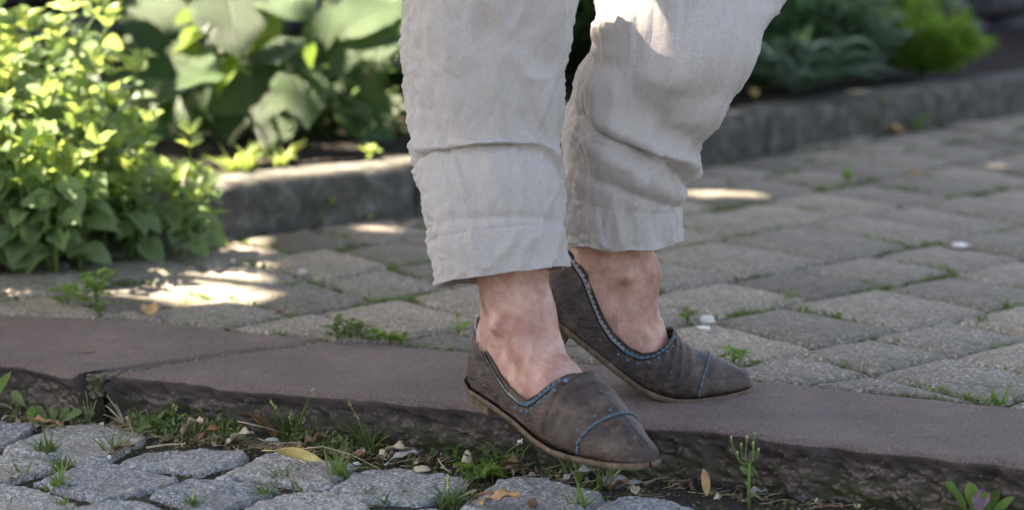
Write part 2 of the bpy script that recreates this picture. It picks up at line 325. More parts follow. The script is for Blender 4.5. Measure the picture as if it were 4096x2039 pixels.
kerb = link('kerb', None, kind='structure', label='kerb of long red sandstone slabs between the two pavings')
def kerb_stone(xf0, xf1, xb0, xb1, seed, label):
    n = int((xf1 - xf0) / .0032); NT_, NF, NB = 30, 42, 4; V = []; F = []; m = NB + NT_ + NF
    for i in range(n + 1):
        t = i / n; xf = xf0 + (xf1 - xf0) * t; xb = xb0 + (xb1 - xb0) * t
        pf = Vector((xf, polyx(FR, xf), 0)); pb = Vector((xb, polyx(BK, xb), 0)); d = (pb - pf).normalized()
        endd = min(t, 1 - t) * (xf1 - xf0); er = max(0, 1 - endd / .012) ** 2 * .010
        fe = .008 * nz(xf * 11, seed) + .005 * nz(xf * 37, seed + 5) + .0025 * nz(xf * 110, seed + 8)
        for j in range(m):
            if j < NB:
                p = pb.copy(); p.z = -.11 + (.105) * j / (NB - 1); p += d * .002
            elif j < NB + NT_:
                s = (j - NB) / (NT_ - 1); p = pb.lerp(pf + d * (fe + .004), s)
                e1 = max(0, 1 - s / .06); e2 = max(0, (s - .95) / .05)
                p.z = -.003 * e1 * e1 - .005 * e2 * e2 + .0022 * nz(p.x * 9, p.y * 22, seed) + .0007 * fbm(Vector((p.x * 60, p.y * 60, seed)), 3)
            else:
                s = (j - NB - NT_ + 1) / NF; zz = -.005 - .112 * s
                out = .004 * (s ** .7)
                xa = xf + zz * .5; q = Vector((xa * 26, zz * 26, seed)); rg = .012 * fbm(q, 6, .6) + .009 * abs(nz(xa * 48, zz * 60, seed)) + .009 * abs(nz(xa * 105, zz * 120, seed + 2)) + .004 * nz(xa * 190, zz * 190, seed + 7) + .006 * nz(xa * 13, zz * 16, seed + 3)
                k = sm(0, .16, s); p = pf + d * (fe + .004) - d * (out * k - rg * k * .9 - .006 * k) ; p.z = zz + .004 * nz(xf * 45, zz * 60, seed + 9) * k
            p.z -= er * (1 if j >= NB else 0); V.append(p)
    for i in range(n):
        for j in range(m - 1): F.append((i * m + j, i * m + j + 1, (i + 1) * m + j + 1, (i + 1) * m + j))
    F.append(tuple(range(m))); F.append(tuple(range(n * m + m - 1, n * m - 1, -1)))
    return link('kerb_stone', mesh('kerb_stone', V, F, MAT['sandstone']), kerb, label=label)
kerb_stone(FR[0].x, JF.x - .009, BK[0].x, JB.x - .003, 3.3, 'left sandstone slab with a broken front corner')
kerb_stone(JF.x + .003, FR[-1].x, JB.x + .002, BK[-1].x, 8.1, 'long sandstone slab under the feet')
mb = MB()                                             # crumbling mortar in the joint
for i in range(420):
    t = R.random() ** 1.5; p = JF.lerp(JB, t) + Vector((-.003, -.002, 0)); w = .009 * (1 - t) ** 2 + .002; q = R.uniform(.0015, .0042)
    mb.blob((p.x + R.uniform(-w, w), p.y + R.uniform(-.004, .004), -.006 + R.uniform(-.003, .002) + .002 * (1 - t) ** 3), q, q * R.uniform(.7, 1.4), q * .7, .7, i, 6, 4)
for i in range(90):
    z_ = R.uniform(-.03, -.006); q = R.uniform(.0015, .004); mb.blob((JF.x - .004 + R.uniform(-.009, .009), JF.y + .012 - abs(z_) * .05 + R.uniform(-.004, .004), z_), q, q, q, .8, i, 6, 4)
mb.obj('mortar', MAT['mortar'], kerb, kind='stuff', label='crumbling pale mortar and moss in the slab joint')

# ---- lower street: soil bed, granite setts
def grid_sheet(name, x0, x1, y0, y1, step, zf, mat, **p):
    nx = int((x1 - x0) / step) + 1; ny = int((y1 - y0) / step) + 1
    X = np.linspace(x0, x1, nx); Y = np.linspace(y0, y1, ny); V = [(x, y, zf(x, y)) for y in Y for x in X]
    F = [(j * nx + i, j * nx + i + 1, (j + 1) * nx + i + 1, (j + 1) * nx + i) for j in range(ny - 1) for i in range(nx - 1)]
    return link(name, mesh(name, V, F, mat), None, **p)
def soil_z(x, y):
    d = polyx(FR, x) - y                              # distance in front of the kerb
    return -.0635 - .002 * math.exp(-((d - .01) / .03) ** 2) + .0030 * nz(x * 22, y * 22) + .0016 * fbm(Vector((x * 120, y * 120, 1)), 3)
street = grid_sheet('cobbled_street', -1.3, 1.3, 1.35, 2.66, .0065, soil_z, MAT['soil'], kind='structure', label='dark earth bed between and beside the granite setts')
# extent clipped behind the kerb by the slabs themselves
Zs = -.056
def G(x, y): return at(x / 2.564, 1539 + y / 2.564, Zs)
SETTS = [
 [(-120, 350), (60, 362), (250, 378), (350, 402), (285, 470), (150, 560), (20, 612), (-160, 640), (-420, 560)],
 [(60, 640), (160, 590), (330, 520), (480, 460), (640, 405), (880, 385), (1150, 415), (1490, 480), (1460, 560), (1300, 620), (1170, 700), (1060, 760), (900, 775), (740, 755), (640, 710), (300, 700), (60, 690)],
 [(-300, 740), (60, 700), (300, 715), (540, 755), (585, 800), (500, 860), (320, 900), (100, 960), (-100, 1020), (-450, 930)],
 [(350, 960), (450, 920), (700, 870), (820, 800), (1000, 770), (1200, 785), (1450, 840), (1700, 890), (1830, 935), (1800, 970), (1400, 1070), (1020, 1150), (900, 1120), (650, 1060), (480, 1000)],
 [(1215, 780), (1330, 720), (1450, 675), (1750, 640), (2000, 625), (2300, 650), (2540, 690), (2500, 745), (2350, 800), (2010, 885), (1850, 860), (1700, 830), (1480, 840)],
 [(-300, 1060), (60, 1015), (180, 1010), (290, 1040), (370, 1040), (600, 1140), (765, 1205), (700, 1240), (450, 1322), (0, 1400), (-500, 1250)],
 [(1530, 1120), (1700, 1060), (1950, 980), (2120, 970), (2350, 985), (2564, 1010), (2828, 1035), (2890, 1060), (2760, 1095), (2600, 1150), (2440, 1205), (2250, 1275), (2050, 1275), (1850, 1190), (1700, 1150)],
 [(690, 1295), (850, 1225), (1100, 1172), (1320, 1152), (1450, 1190), (1600, 1240), (1760, 1300), (1700, 1370), (1300, 1470), (900, 1400)],
 [(2220, 905), (2300, 870), (2450, 810), (2608, 740), (2728, 690), (2848, 672), (3010, 700), (3258, 750), (3560, 775), (3630, 800), (3540, 870), (3440, 960), (3370, 1030), (3200, 1040), (3000, 1000), (2738, 965), (2500, 930), (2300, 935)],
 [(3395, 1050), (3568, 965), (3620, 900), (3808, 855), (4058, 842), (4408, 890), (4755, 960), (4765, 1015), (4610, 1110), (4408, 1160), (4238, 1195), (4058, 1170), (3808, 1150), (3540, 1110)],
 [(2490, 1250), (2708, 1172), (2908, 1110), (3108, 1070), (3258, 1078), (3458, 1125), (3658, 1170), (3780, 1222), (3740, 1310), (3400, 1420), (2900, 1450), (2600, 1360)],
 [(4720, 1230), (4800, 1180), (4945, 1130), (5025, 1050), (5135, 985), (5365, 945), (5475, 940), (5715, 990), (5865, 1040), (6155, 1110), (6195, 1145), (6115, 1195), (5915, 1265), (5615, 1350), (5215, 1340), (4865, 1310)],
 [(6050, 1300), (6215, 1215), (6395, 1135), (6565, 1135), (6915, 1182), (7115, 1240), (7215, 1300), (7115, 1420), (6615, 1480), (6215, 1420)],
 [(3880, 1340), (4200, 1262), (4450, 1262), (4700, 1330), (4900, 1400), (4700, 1510), (4200, 1570)],
 [(7300, 1330), (7600, 1290), (7950, 1340), (8300, 1420), (8100, 1560), (7500, 1520)],
]
cents = []
for i, pl in enumerate(SETTS):
    out = np.array([(p.x, p.y) for p in (G(*q) for q in pl)]); out = out.mean(0) + (out - out.mean(0)) * 1.04
    stone('sett', out, Zs + R.uniform(-.002, .001), .03, MAT['granite'], street, seg=84, rings=(1, .992, .975, .95, .92, .88, .82, .75, .67, .58, .49, .4, .3, .2, .1), edge=.0060, amp=.0028, freq=70, dome=.0004, ed0=.93, seed=i, tilt=(R.uniform(-.02, .02), R.uniform(-.02, .02)), wob=.0022)
    cents.append(np.mean(out, 0))
a_ = math.radians(38); U = np.array([math.cos(a_), math.sin(a_)]) * .128; W = np.array([-math.sin(a_), math.cos(a_)]) * .128
for i in range(-9, 12):
    for j in range(-12, 9):
        c = cents[3] + U * i + W * j + np.array([R.uniform(-.006, .006), R.uniform(-.006, .006)])
        if not (-1.2 < c[0] < 1.2 and 1.42 < c[1] < polyx(FR, c[0]) - .13): continue
        if min(np.hypot(*(c - q)) for q in cents) < .112: continue
        vis = (c[1] > 1.75)
        k = [c + U * a * R.uniform(.41, .46) + W * b * R.uniform(.41, .46) for a, b in ((-1, -1), (1, -1), (1, 1), (-1, 1))]
        stone('sett', k, Zs + R.uniform(-.003, .002), .03, MAT['granite'], street, seg=28, rings=(1, .98, .93, .86, .7, .5, .25), seed=50 + i * 13 + j, amp=.0022)
        cents.append(c)

# ---- upper path: washed concrete blocks in rows
base_pts = [(p.x, p.y + .004) for p in BK] + [(6, 2.0), (6, 12), (-4, 12), (-4, 3.0)]
path = link('paved_path', mesh('paved_path', [(x, y, -.013) for x, y in base_pts], [tuple(range(len(base_pts)))], MAT['joint'], False), None, kind='structure', label='earthy bed of the concrete block path')
A40 = math.radians(40); CA, SA = math.cos(A40), math.sin(A40)
def st2xy(s, t): return np.array([s * CA - t * SA, s * SA + t * CA])
def xy2st(x, y): return (x * CA + y * SA, -x * SA + y * CA)
def R5(X, Y): return at(2596 + X / 1.7093, 1000 + Y / 1.7093)
def R4(X, Y): return at(2596 + X / 1.7093, 400 + Y / 1.7093)
def R6(X, Y): return at(700 + X / 1.9723, 850 + Y / 1.9723)
ROWS = [  # line t(s) tables, each with known joint points (mid-joint) in the row above it
 ([(0, 1.17), (4, 1.17)], []), ([(0, 1.36), (4, 1.36)], []),
 ([(0, 1.52), (4, 1.52)], [R5(1850, 925), R5(2330, 800)]),
 ([(0, 1.74), (1.9, 1.74), (2.0, 1.705), (4, 1.71)], [R5(1330, 785), R5(1900, 680), R5(2400, 545)]),
 ([(0, 1.85), (4, 1.84)], [R5(800, 575), R5(1370, 465), R5(1980, 335)]),
 ([(0, 2.05), (4, 2.06)], [R5(780, 265), R5(1280, 165), R5(200, 405)]),
 ([(0, 2.22), (2.3, 2.235), (4, 2.26)], [R5(290, 110), R4(870, 1030), R4(1560, 950)]),
 ([(0, 2.40), (1.7, 2.43), (2.7, 2.495), (4, 2.56)], [R6(700, 740), R4(1150, 890)]),
 ([(0, 2.52), (1.7, 2.60), (2.8, 2.705), (4, 2.86)], [R6(1480, 620), R6(400, 700)]),
 ([(0, 2.72), (1.7, 2.79), (2.8, 2.88), (4, 3.04), (6, 3.3)], [R6(1000, 340), R4(1060, 520)]),
 ([(0, 2.90), (1.7, 2.96), (2.8, 3.04), (4, 3.2), (6, 3.5)], [R6(1700, 230)]),
 ([(0, 3.1), (1.7, 3.14), (2.8, 3.22), (4, 3.38), (6, 3.68)], []), ([(0, 3.3), (6, 3.85)], []),
]
edge_px = [(-500, 1130), (300, 1010), (830, 962), (1100, 925), (1600, 872), (2200, 770), (2900, 652), (3300, 575), (3700, 512), (4096, 455), (4800, 345), (5600, 250)]
EDG = [at(*p) for p in edge_px]
def inside_path(x, y, mk=0.0): return y > polyx(BK, x) + mk and y < polyx(EDG, x) - mk
def clip_poly(P, f, keep):
    """clip polygon P by f(x,y)>0"""
    out = []
    for i in range(len(P)):
        a, b = P[i], P[(i + 1) % len(P)]; fa, fb = f(a), f(b)
        if fa > 0: out.append(a)
        if (fa > 0) != (fb > 0): out.append(a + (b - a) * (fa / (fa - fb)))
    return out
npav = 0; joint_pts = []
for r in range(len(ROWS) - 1):
    t0, jts = ROWS[r]; t1 = ROWS[r + 1][0]
    known = sorted(xy2st(p.x, p.y)[0] for p in jts)
    js = list(known) if known else [2.0 + R.uniform(0, .15)]
    gap = .158
    js2 = [js[0]]
    for k in js[1:]:
        nseg = max(1, round((k - js2[-1]) / gap)); st = (k - js2[-1]) / nseg
        for q in range(nseg): js2.append(js2[-1] + st)
    while js2[0] > .6: js2.insert(0, js2[0] - gap * R.uniform(.93, 1.07))
    while js2[-1] < 5.6: js2.append(js2[-1] + gap * R.uniform(.93, 1.07))
    for a, b in zip(js2, js2[1:]):
        G_ = .0036; q = [(a + G_, interp(t0, a) + G_), (b - G_, interp(t0, b) + G_), (b - G_, interp(t1, b) - G_), (a + G_, interp(t1, a) - G_)]
        P = [st2xy(s + R.uniform(-.002, .002), t + R.uniform(-.002, .002)) for s, t in q]; c = np.mean(P, 0)
        if not (-1.5 < c[0] < 2.4) or abs(c[0]) > .30 * c[1] + .25: continue
        P = clip_poly(P, lambda p: p[1] - polyx(BK, p[0]) - .004, 1)
        if len(P) < 3: continue
        P = clip_poly(P, lambda p: polyx(EDG, p[0]) - p[1] - .006, 1)
        if len(P) < 3: continue
        ar = abs(sum(P[i][0] * P[(i + 1) % len(P)][1] - P[(i + 1) % len(P)][0] * P[i][1] for i in range(len(P)))) / 2
        if ar < .0012: continue
        # densify straight sides so only corners soften
        D = []
        for i in range(len(P)):
            for tt in (0.0, .12, .5, .88): D.append(P[i] + (P[(i + 1) % len(P)] - P[i]) * tt)
        near = np.hypot(*c) < 3.3
        stone('paving_block', D, R.uniform(-.0035, .002), .04, MAT['paver'], path, seg=48 if near else 32, rings=(1, .985, .95, .9, .75, .5, .25) if near else (1, .97, .9, .6, .3), edge=.006, amp=.0012, freq=40, seed=100 + npav, tilt=(R.uniform(-.022, .022), R.uniform(-.022, .022)), wob=.0015, dome=.0035)
        npav += 1
        for i in range(len(P)):
            joint_pts.append((P[i], P[(i + 1) % len(P)]))

# ---- garden edging, bed, wall
edging = link('garden_edging', None, kind='structure', label='low concrete kerb holding back the flower bed')
nseg = 0; cuts = [-.95, -.165, .52, 1.22, 1.95]
for x0, x1 in zip(cuts, cuts[1:]):
    n = 60; V = []; F = []; prof = [(0, -.06), (0, .02), (0, .05), (.0015, .071), (.006, .080), (.016, .085), (.05, .0865), (.09, .086), (.118, .083), (.126, .07), (.128, -.02)]
    for i in range(n + 1):
        x = x0 + .003 + (x1 - x0 - .006) * i / n; p = Vector((x, polyx(EDG, x), 0)); h = .01
        d = Vector((2 * h, polyx(EDG, x + h) - polyx(EDG, x - h), 0)).normalized(); nn = Vector((-d.y, d.x, 0))
        for a, z in prof:
            q = p + nn * a; q += nn * (.003 * nz(x * 20, z * 30)); q.z = z + .003 * nz(x * 12, a * 20) + .0015 * nz(x * 60, a * 60); V.append(q)
    m = len(prof)
    for i in range(n):
        for j in range(m - 1): F.append((i * m + j + 1, i * m + j, (i + 1) * m + j, (i + 1) * m + j + 1))
    F.append(tuple(range(m))); F.append(tuple(range(n * m + m - 1, n * m - 1, -1)))
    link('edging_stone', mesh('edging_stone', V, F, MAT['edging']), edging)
bx = [-2.2, -1.2, -.95, -.5, -.2, .1, .5, 1.0, 1.5, 1.95, 3.5]
V = []; F = []
bl = []
for x in np.linspace(-1.6, 2.6, 120):
    y = polyx(EDG, x) if EDG[0].x < x < EDG[-1].x else (EDG[0].y + (x - EDG[0].x) * .35 if x < 0 else EDG[-1].y + (x - EDG[-1].x) * 1.1); bl.append((x, y))
nn = Vector((-.69, .72, 0))
for x, y in bl:
    for k in range(22):
        d = .10 + 1.1 * k / 21; q = Vector((x, y, 0)) + nn * d; q.z = .066 + .012 * fbm(Vector((q.x * 9, q.y * 9, 0)), 4) + .02 * sm(.2, 1, d); V.append(q)
for i in range(len(bl) - 1):
    for k in range(21): F.append((i * 22 + k, (i + 1) * 22 + k, (i + 1) * 22 + k + 1, i * 22 + k + 1))
link('bed_soil', mesh('bed_soil', V, F, MAT['bed']), None, kind='structure', label='dark planted earth of the flower bed')
wall = thing('garden_wall', 'low rough stone retaining wall behind the flower bed', 'wall')
wp0 = Vector((-2.1, 3.33, 0)); wd = Vector((1, .96, 0)).normalized(); wnn = Vector((-wd.y, wd.x, 0))
mb = MB(); Lw = 6.2
bxs = [wp0 - wnn * -.03, wp0 + wd * Lw + wnn * .03]
v = []
for zz in (-.05, .52):
    for q in (wp0 + wnn * .03, wp0 + wd * Lw + wnn * .03, wp0 + wd * Lw + wnn * .3, wp0 + wnn * .3): v.append((q.x, q.y, zz))
mb.add(v, [(0, 1, 5, 4), (1, 2, 6, 5), (2, 3, 7, 6), (3, 0, 4, 7), (4, 5, 6, 7)])
mb.obj('mortar_core', MAT['bed'], wall, smooth=False)
z0 = .02
while z0 < .5:
    hh = R.uniform(.07, .12); s0 = -R.uniform(0, .2)
    while s0 < Lw:
        wl = R.uniform(.14, .32); q = wp0 + wd * (s0 + wl / 2)
        if abs(q.x) < .36 * q.y + .2:
            m = MB(); m.blob((0, 0, 0), wl / 2 * .96, .07, hh / 2 * .96, .35, R.uniform(0, 90), 12, 8)
            V = [(math.copysign(abs(x / (wl / 2)) ** .6 * wl / 2, x), y, math.copysign(abs(z / (hh / 2)) ** .6 * hh / 2, z)) for x, y, z in m.v]
            o = link('wall_stone', mesh('wall_stone', V, m.f, MAT['wallstone']), wall)
            o.location = (q.x, q.y, z0 + hh / 2); o.rotation_euler = (0, 0, math.atan2(wd.y, wd.x))
        s0 += wl
    z0 += hh
v = [wp0 + wnn * .25 + wd * -3, wp0 + wnn * .25 + wd * (Lw + 3), wp0 + wnn * 9 + wd * (Lw + 3), wp0 + wnn * 9 - wd * 3]
link('upper_garden_ground', mesh('upper_garden_ground', [(q.x, q.y, .50) for q in v], [(0, 1, 2, 3)], MAT['bed'], False), None, kind='structure', label='raised garden ground behind the wall')

# ------------------------------------------------------------------ leaves and plants
def leaf_shape(kind, u):
    if kind == 'ovate': return .5 * (math.sin(math.pi * u ** .72)) ** .9
    if kind == 'heart': return .5 * (1.06 * math.sin(math.pi * min(1, .16 + u * .84) ** .80)) if u < .999 else 0
    if kind == 'lance': return .5 * math.sin(math.pi * u ** .9) ** .8
    if kind == 'spoon': return .5 * (sm(.0, .75, u) ** .9) * math.sqrt(max(0, 1 - max(0, (u - .7) / .3) ** 2))
    if kind == 'lobed': return .5 * (math.sin(math.pi * u ** .75) ** .8) * (.72 + .28 * math.cos(u * 21))
    if kind == 'blade': return .5 * min(1, u * 8 + .3) * (1 - u ** 2.2)
def leaf_geo(kind, L=1, W=.5, bend=.3, fold=.25, nu=10, nv=6, wave=.0, seed=0, twist=0):
    k_ = {'blade': .05, 'lance': .35, 'spoon': .5}.get(kind, 1.0); fold *= k_; wave *= k_
    V = []; UV = []; F = []; ang = 0; p = Vector((0, 0, 0)); cen = []
    for i in range(nu + 1):
        u = i / nu; cen.append((p.copy(), ang))
        ang2 = -bend * u * 1.6; p = p + Vector((0, math.cos(ang2), math.sin(ang2))) * (L / nu); ang = ang2
    for i in range(nu + 1):
        u = i / nu; c, a = cen[i]; w = max(.0012, leaf_shape(kind, u)) * W; tw = twist * u
        for j in range(nv + 1):
            v = j / nv * 2 - 1; x = w * v; up = abs(v) * w * fold + wave * W * math.sin(u * 13 + seed * 3 + (2 if v > 0 else 0)) * v * v + wave * W * .6 * noise.noise(Vector((u * 4, v * 3, seed)))
            x2 = x * math.cos(tw) - up * math.sin(tw); up2 = x * math.sin(tw) + up * math.cos(tw)
            V.append(c + Vector((x2, -math.sin(a) * up2, math.cos(a) * up2))); UV.append((u, (v + 1) / 2))
    if kind == 'heart':                                  # notch the base
        for j in range(nv + 1):
            v = abs(j / nv * 2 - 1)
            for i in range(0, 3): V[i * (nv + 1) + j].y -= .13 * L * math.sin(v * math.pi) * (1 - i / 3)
    for i in range(nu):
        for j in range(nv):
            a = i * (nv + 1) + j; F.append((a, a + 1, a + nv + 2, a + nv + 1))
    return V, F, UV
def orient(P0, P1, N, wid=1.0, ref=1.0):
    """matrix taking a unit leaf (along +Y, normal +Z) onto P0->P1"""
    y = (P1 - P0); L = y.length; y.normalize(); x = y.cross(N)
    if x.length < .02: x = y.cross(Vector((.3, .2, 1)))
    x.normalize(); z = x.cross(y)
    return Matrix.Translation(P0) @ Matrix((x, y, z)).transposed().to_4x4() @ Matrix.Diagonal((L * wid, L, L * ref, 1))
def xf(M, V): return [M @ Vector(v) for v in V]
_lm = {}
def leaf_mesh(kind, mat, var, **kw):
    k = (kind, mat, var, tuple(sorted(kw.items())))
    if k not in _lm:
        V, F, UV = leaf_geo(kind, 1, 1, seed=var, **kw); _lm[k] = mesh('leaf', V, F, MAT[mat], True, UV)
    return _lm[k]
def put_leaf(parent, M, me, name='leaf', **p):
    o = link(name, me, parent, **p)
    o.matrix_local = Matrix.Translation(-parent.location) @ M
    return o
def rv(a=1.0): return Vector((R.uniform(-a, a), R.uniform(-a, a), R.uniform(-a, a)))
Z = Vector((0, 0, 1))

# ---- big mint-like bush on the left
bush = thing('leafy_bush', 'pale green bushy herb with pointed paired leaves growing over the path edge', 'bush')
leaves = []; stems = MB()
for k in range(92):
    bx_, by_ = R.uniform(-1.12, -.55), R.uniform(3.18, 3.50)
    if bx_ > -.64 and by_ < 3.38: by_ += .13
    if k > 86: bx_, by_ = R.uniform(-.53, -.47), R.uniform(3.32, 3.42)
    edge = sm(-.50, -.74, bx_)
    h = (.09 + .30 * edge) * R.uniform(.68, 1.0) if k < 87 else R.uniform(.05, .20)
    if by_ < 3.26: h *= R.uniform(.5, .85)
    lean = Vector((R.uniform(-.2, .35), R.uniform(-.4, .2), 0)); n = 9; pts = []
    for i in range(n + 1):
        u = i / n; pts.append(Vector((bx_, by_, 0)) + Vector((lean.x * h * u * u, lean.y * h * u * u, h * u)) + Vector((.006 * nz(k, u * 3), .006 * nz(k + 50, u * 3), 0)))
    stems.tube(pts, .0024, .0011, 5); nn_ = max(4, int(h / .021)); ph = R.uniform(0, 3)
    for q in range(1, nn_ + 1):
        u = .12 + .88 * q / nn_; i = min(n - 1, int(u * n)); p = pts[i].lerp(pts[i + 1], u * n - i) if u < 1 else pts[-1]
        top = q >= nn_ - 1; sz = (.058 - .020 * u) * R.uniform(.8, 1.25); ph += math.pi / 2 + R.uniform(-.3, .3)
        for sgn in (0, math.pi) if not top else (0, math.pi, math.pi / 2, -math.pi / 2):
            a = ph + sgn; el = R.uniform(-.55, .4) if not top else R.uniform(.5, 1.1)
            d = Vector((math.cos(a) * math.cos(el), math.sin(a) * math.cos(el), math.sin(el))); s2 = sz * (.75 if top else 1)
            leaves.append((orient(p + d * .006, p + d * (.006 + s2), Z + Vector((0, -.35, 0)) + rv(.65), R.uniform(.52, .68)), 'mint_tip' if (top and R.random() < .65) else 'mint', p))
stems.obj('stems', MAT['stem'], bush)
def seen(p): return abs(p.x) < .245 * p.y
vis = [l for l in leaves if seen(l[2])]; vis.sort(key=lambda l: l[2].y - l[2].z * .6)
bigset = set(id(l) for l in vis[:300]); fol = {'mint': MB(), 'mint_tip': MB()}
for l in leaves:
    var = R.randrange(5); kw = dict(bend=(.15, .35, .5, .25, .4)[var], fold=.3, nu=8, nv=4, wave=.05)
    if id(l) in bigset: put_leaf(bush, l[0], leaf_mesh('ovate', l[1], var, **kw))
    else:
        V, F, UV = leaf_geo('ovate', 1, 1, seed=var, bend=kw['bend'], fold=.3, nu=5, nv=2); fol[l[1]].add(xf(l[0], V), F, UV)
fol['mint'].obj('foliage', MAT['mint'], bush, kind='stuff'); fol['mint_tip'].obj('foliage', MAT['mint_tip'], bush, kind='stuff')

# ---- large-leaved plant behind the edging
big = thing('large_leaved_plant', 'lush plant with broad heart shaped leaves behind the low edging', 'plant')
def B(X, Y, d): return atY(600 + X / 1.832, Y / 1.832, d)
BL = [  # base px, tip px, depth base, depth tip, width ratio, normal, material, bend
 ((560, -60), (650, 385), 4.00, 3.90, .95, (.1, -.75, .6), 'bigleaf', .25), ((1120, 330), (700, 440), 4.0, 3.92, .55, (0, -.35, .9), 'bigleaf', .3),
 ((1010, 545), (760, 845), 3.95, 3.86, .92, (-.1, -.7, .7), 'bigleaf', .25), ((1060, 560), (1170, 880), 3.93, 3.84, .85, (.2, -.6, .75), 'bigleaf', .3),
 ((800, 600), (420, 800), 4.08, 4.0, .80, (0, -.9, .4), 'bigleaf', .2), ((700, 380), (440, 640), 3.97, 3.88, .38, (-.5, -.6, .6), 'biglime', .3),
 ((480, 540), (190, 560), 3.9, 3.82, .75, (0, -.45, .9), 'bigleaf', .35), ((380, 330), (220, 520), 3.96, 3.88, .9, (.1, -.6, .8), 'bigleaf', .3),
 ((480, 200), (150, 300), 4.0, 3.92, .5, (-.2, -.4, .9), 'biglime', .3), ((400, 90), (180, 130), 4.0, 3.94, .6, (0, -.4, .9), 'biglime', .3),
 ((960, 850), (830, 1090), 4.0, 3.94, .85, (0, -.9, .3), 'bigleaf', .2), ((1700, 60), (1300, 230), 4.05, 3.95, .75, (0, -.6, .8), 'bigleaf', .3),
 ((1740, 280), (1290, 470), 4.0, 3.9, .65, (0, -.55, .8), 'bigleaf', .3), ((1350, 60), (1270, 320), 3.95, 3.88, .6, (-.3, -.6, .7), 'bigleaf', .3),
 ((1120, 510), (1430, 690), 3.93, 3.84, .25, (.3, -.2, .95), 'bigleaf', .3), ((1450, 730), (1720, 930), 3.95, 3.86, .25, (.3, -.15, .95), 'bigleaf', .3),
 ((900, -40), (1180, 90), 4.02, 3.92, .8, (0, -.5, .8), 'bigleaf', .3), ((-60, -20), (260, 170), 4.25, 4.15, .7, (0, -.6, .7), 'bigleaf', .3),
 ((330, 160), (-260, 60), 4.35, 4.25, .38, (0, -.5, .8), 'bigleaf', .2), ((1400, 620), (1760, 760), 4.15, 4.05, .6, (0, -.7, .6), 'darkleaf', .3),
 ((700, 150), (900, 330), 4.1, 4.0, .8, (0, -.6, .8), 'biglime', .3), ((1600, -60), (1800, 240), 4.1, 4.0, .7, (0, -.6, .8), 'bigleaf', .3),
 ((1180, 340), (1160, 480), 3.9, 3.85, .4, (-.3, -.5, .6), 'biglime', .3), ((240, 640), (40, 720), 4.05, 3.98, .6, (0, -.5, .9), 'bigleaf', .3),
]
root = Vector((-.42, 4.22, .07)); pet = MB()
for i, (b, t, db, dt, w, N, mt, bd) in enumerate(BL):
    P0, P1 = B(*b, db), B(*t, dt); put_leaf(big, orient(P0, P1, Vector(N), w), leaf_mesh('heart', mt, i % 4, bend=bd, fold=.12, nu=14, nv=10, wave=.022))
    rt = root + Vector((R.uniform(-.12, .2), R.uniform(-.03, .05), 0)); md = (P0 + rt) / 2 + Vector((0, .04, .05)); pet.tube([rt, rt.lerp(md, .6), md.lerp(P0, .5) + Vector((0, 0, .01)), P0], .004, .0025, 6)
for i in range(96):                                       # inner and upper leaves
    P0 = Vector((R.uniform(-.80, .02), R.uniform(4.10, 4.5), R.uniform(.14, .5) if i < 46 else R.uniform(.09, .26))); a = R.uniform(0, 6.28)
    if i < 46 and P0.z < .26 and R.random() < .6: P0.z += .2
    d = Vector((math.cos(a) * .8, -abs(math.sin(a)) * .6, R.uniform(-.7, .0))).normalized(); L = R.uniform(.08, .15)
    put_leaf(big, orient(P0, P0 + d * L, Vector((R.uniform(-.3, .3), -.5, .8)), R.uniform(.6, .95)), leaf_mesh('heart', 'darkleaf' if i > 45 else R.choice(['bigleaf', 'bigleaf', 'darkleaf']), i % 4, bend=.3, fold=.12, nu=14, nv=10, wave=.022))
    if i % 2: pet.tube([root + Vector((R.uniform(-.25, .3), R.uniform(0, .2), 0)), (root + P0) / 2 + Vector((0, .05, .05)), P0], .0035, .002, 5)
pet.obj('petioles', MAT['stem'], big)

# ---- shrubs farther along the bed (leaf masses)
def shrub(name, label, cx, cy, z0, rx, ry, rz, n, size, mat, kind='ovate', w=.5, flat=0, group=None, gaps=.0):
    t = thing(name, label, 'shrub', (cx, cy, z0), 0, group); fo = MB(); st = MB()
    for k in range(9):
        a = R.uniform(0, 6.28); q = Vector((math.cos(a) * rx * .6, math.sin(a) * ry * .6, rz * R.uniform(.7, 1.3))); st.tube([(0, 0, 0), q * .5 + Vector((0, 0, .01)), q], .004, .0015, 5)
    for i in range(n):
        while True:
            p = Vector((R.uniform(-1, 1), R.uniform(-1, 1), R.uniform(-.9, 1)))
            if p.length < 1 and p.length > .35: break
        lump = .75 + .45 * nz(p.x * 2.2 + cx * 9, p.y * 2.2, p.z * 2.2)
        q = Vector((p.x * rx, p.y * ry, (p.z * .5 + .5) * rz * 2)) * lump
        if nz(q.x * 22, q.y * 22, q.z * 22 + cx) < gaps - .45: continue
        d = (p * .7 + rv(.7)); d.z = abs(d.z) * .6 if not flat else d.z * .3; d.normalize()
        V, F, UV = leaf_geo(kind, 1, 1, bend=.3, fold=.25, nu=3, nv=2); fo.add(xf(orient(q, q + d * size * R.uniform(.7, 1.3), Z + rv(.6), w), V), F, UV)
    st.obj('stems', MAT['stem'], t); fo.obj('crown', MAT[mat], t); return t
shrub('feathery_shrub', 'soft bright green feathery shrub at the end of the bed', *atY(3690, 190, 5.24)[:2], .085, .19, .12, .10, 4600, .024, 'fresh', 'lance', .28)
shrub('feathery_shrub', 'upright yellow green shrub rising behind the feathery mound', *atY(3560, 60, 5.38)[:2], .085, .17, .12, .15, 3000, .026, 'fresh', 'lance', .3)
shrub('grey_leaved_shrub', 'grey green small leaved shrub beside the feathery mound', *atY(3330, 60, 5.12)[:2], .085, .17, .12, .13, 2400, .026, 'bluegrey', 'ovate', .5)
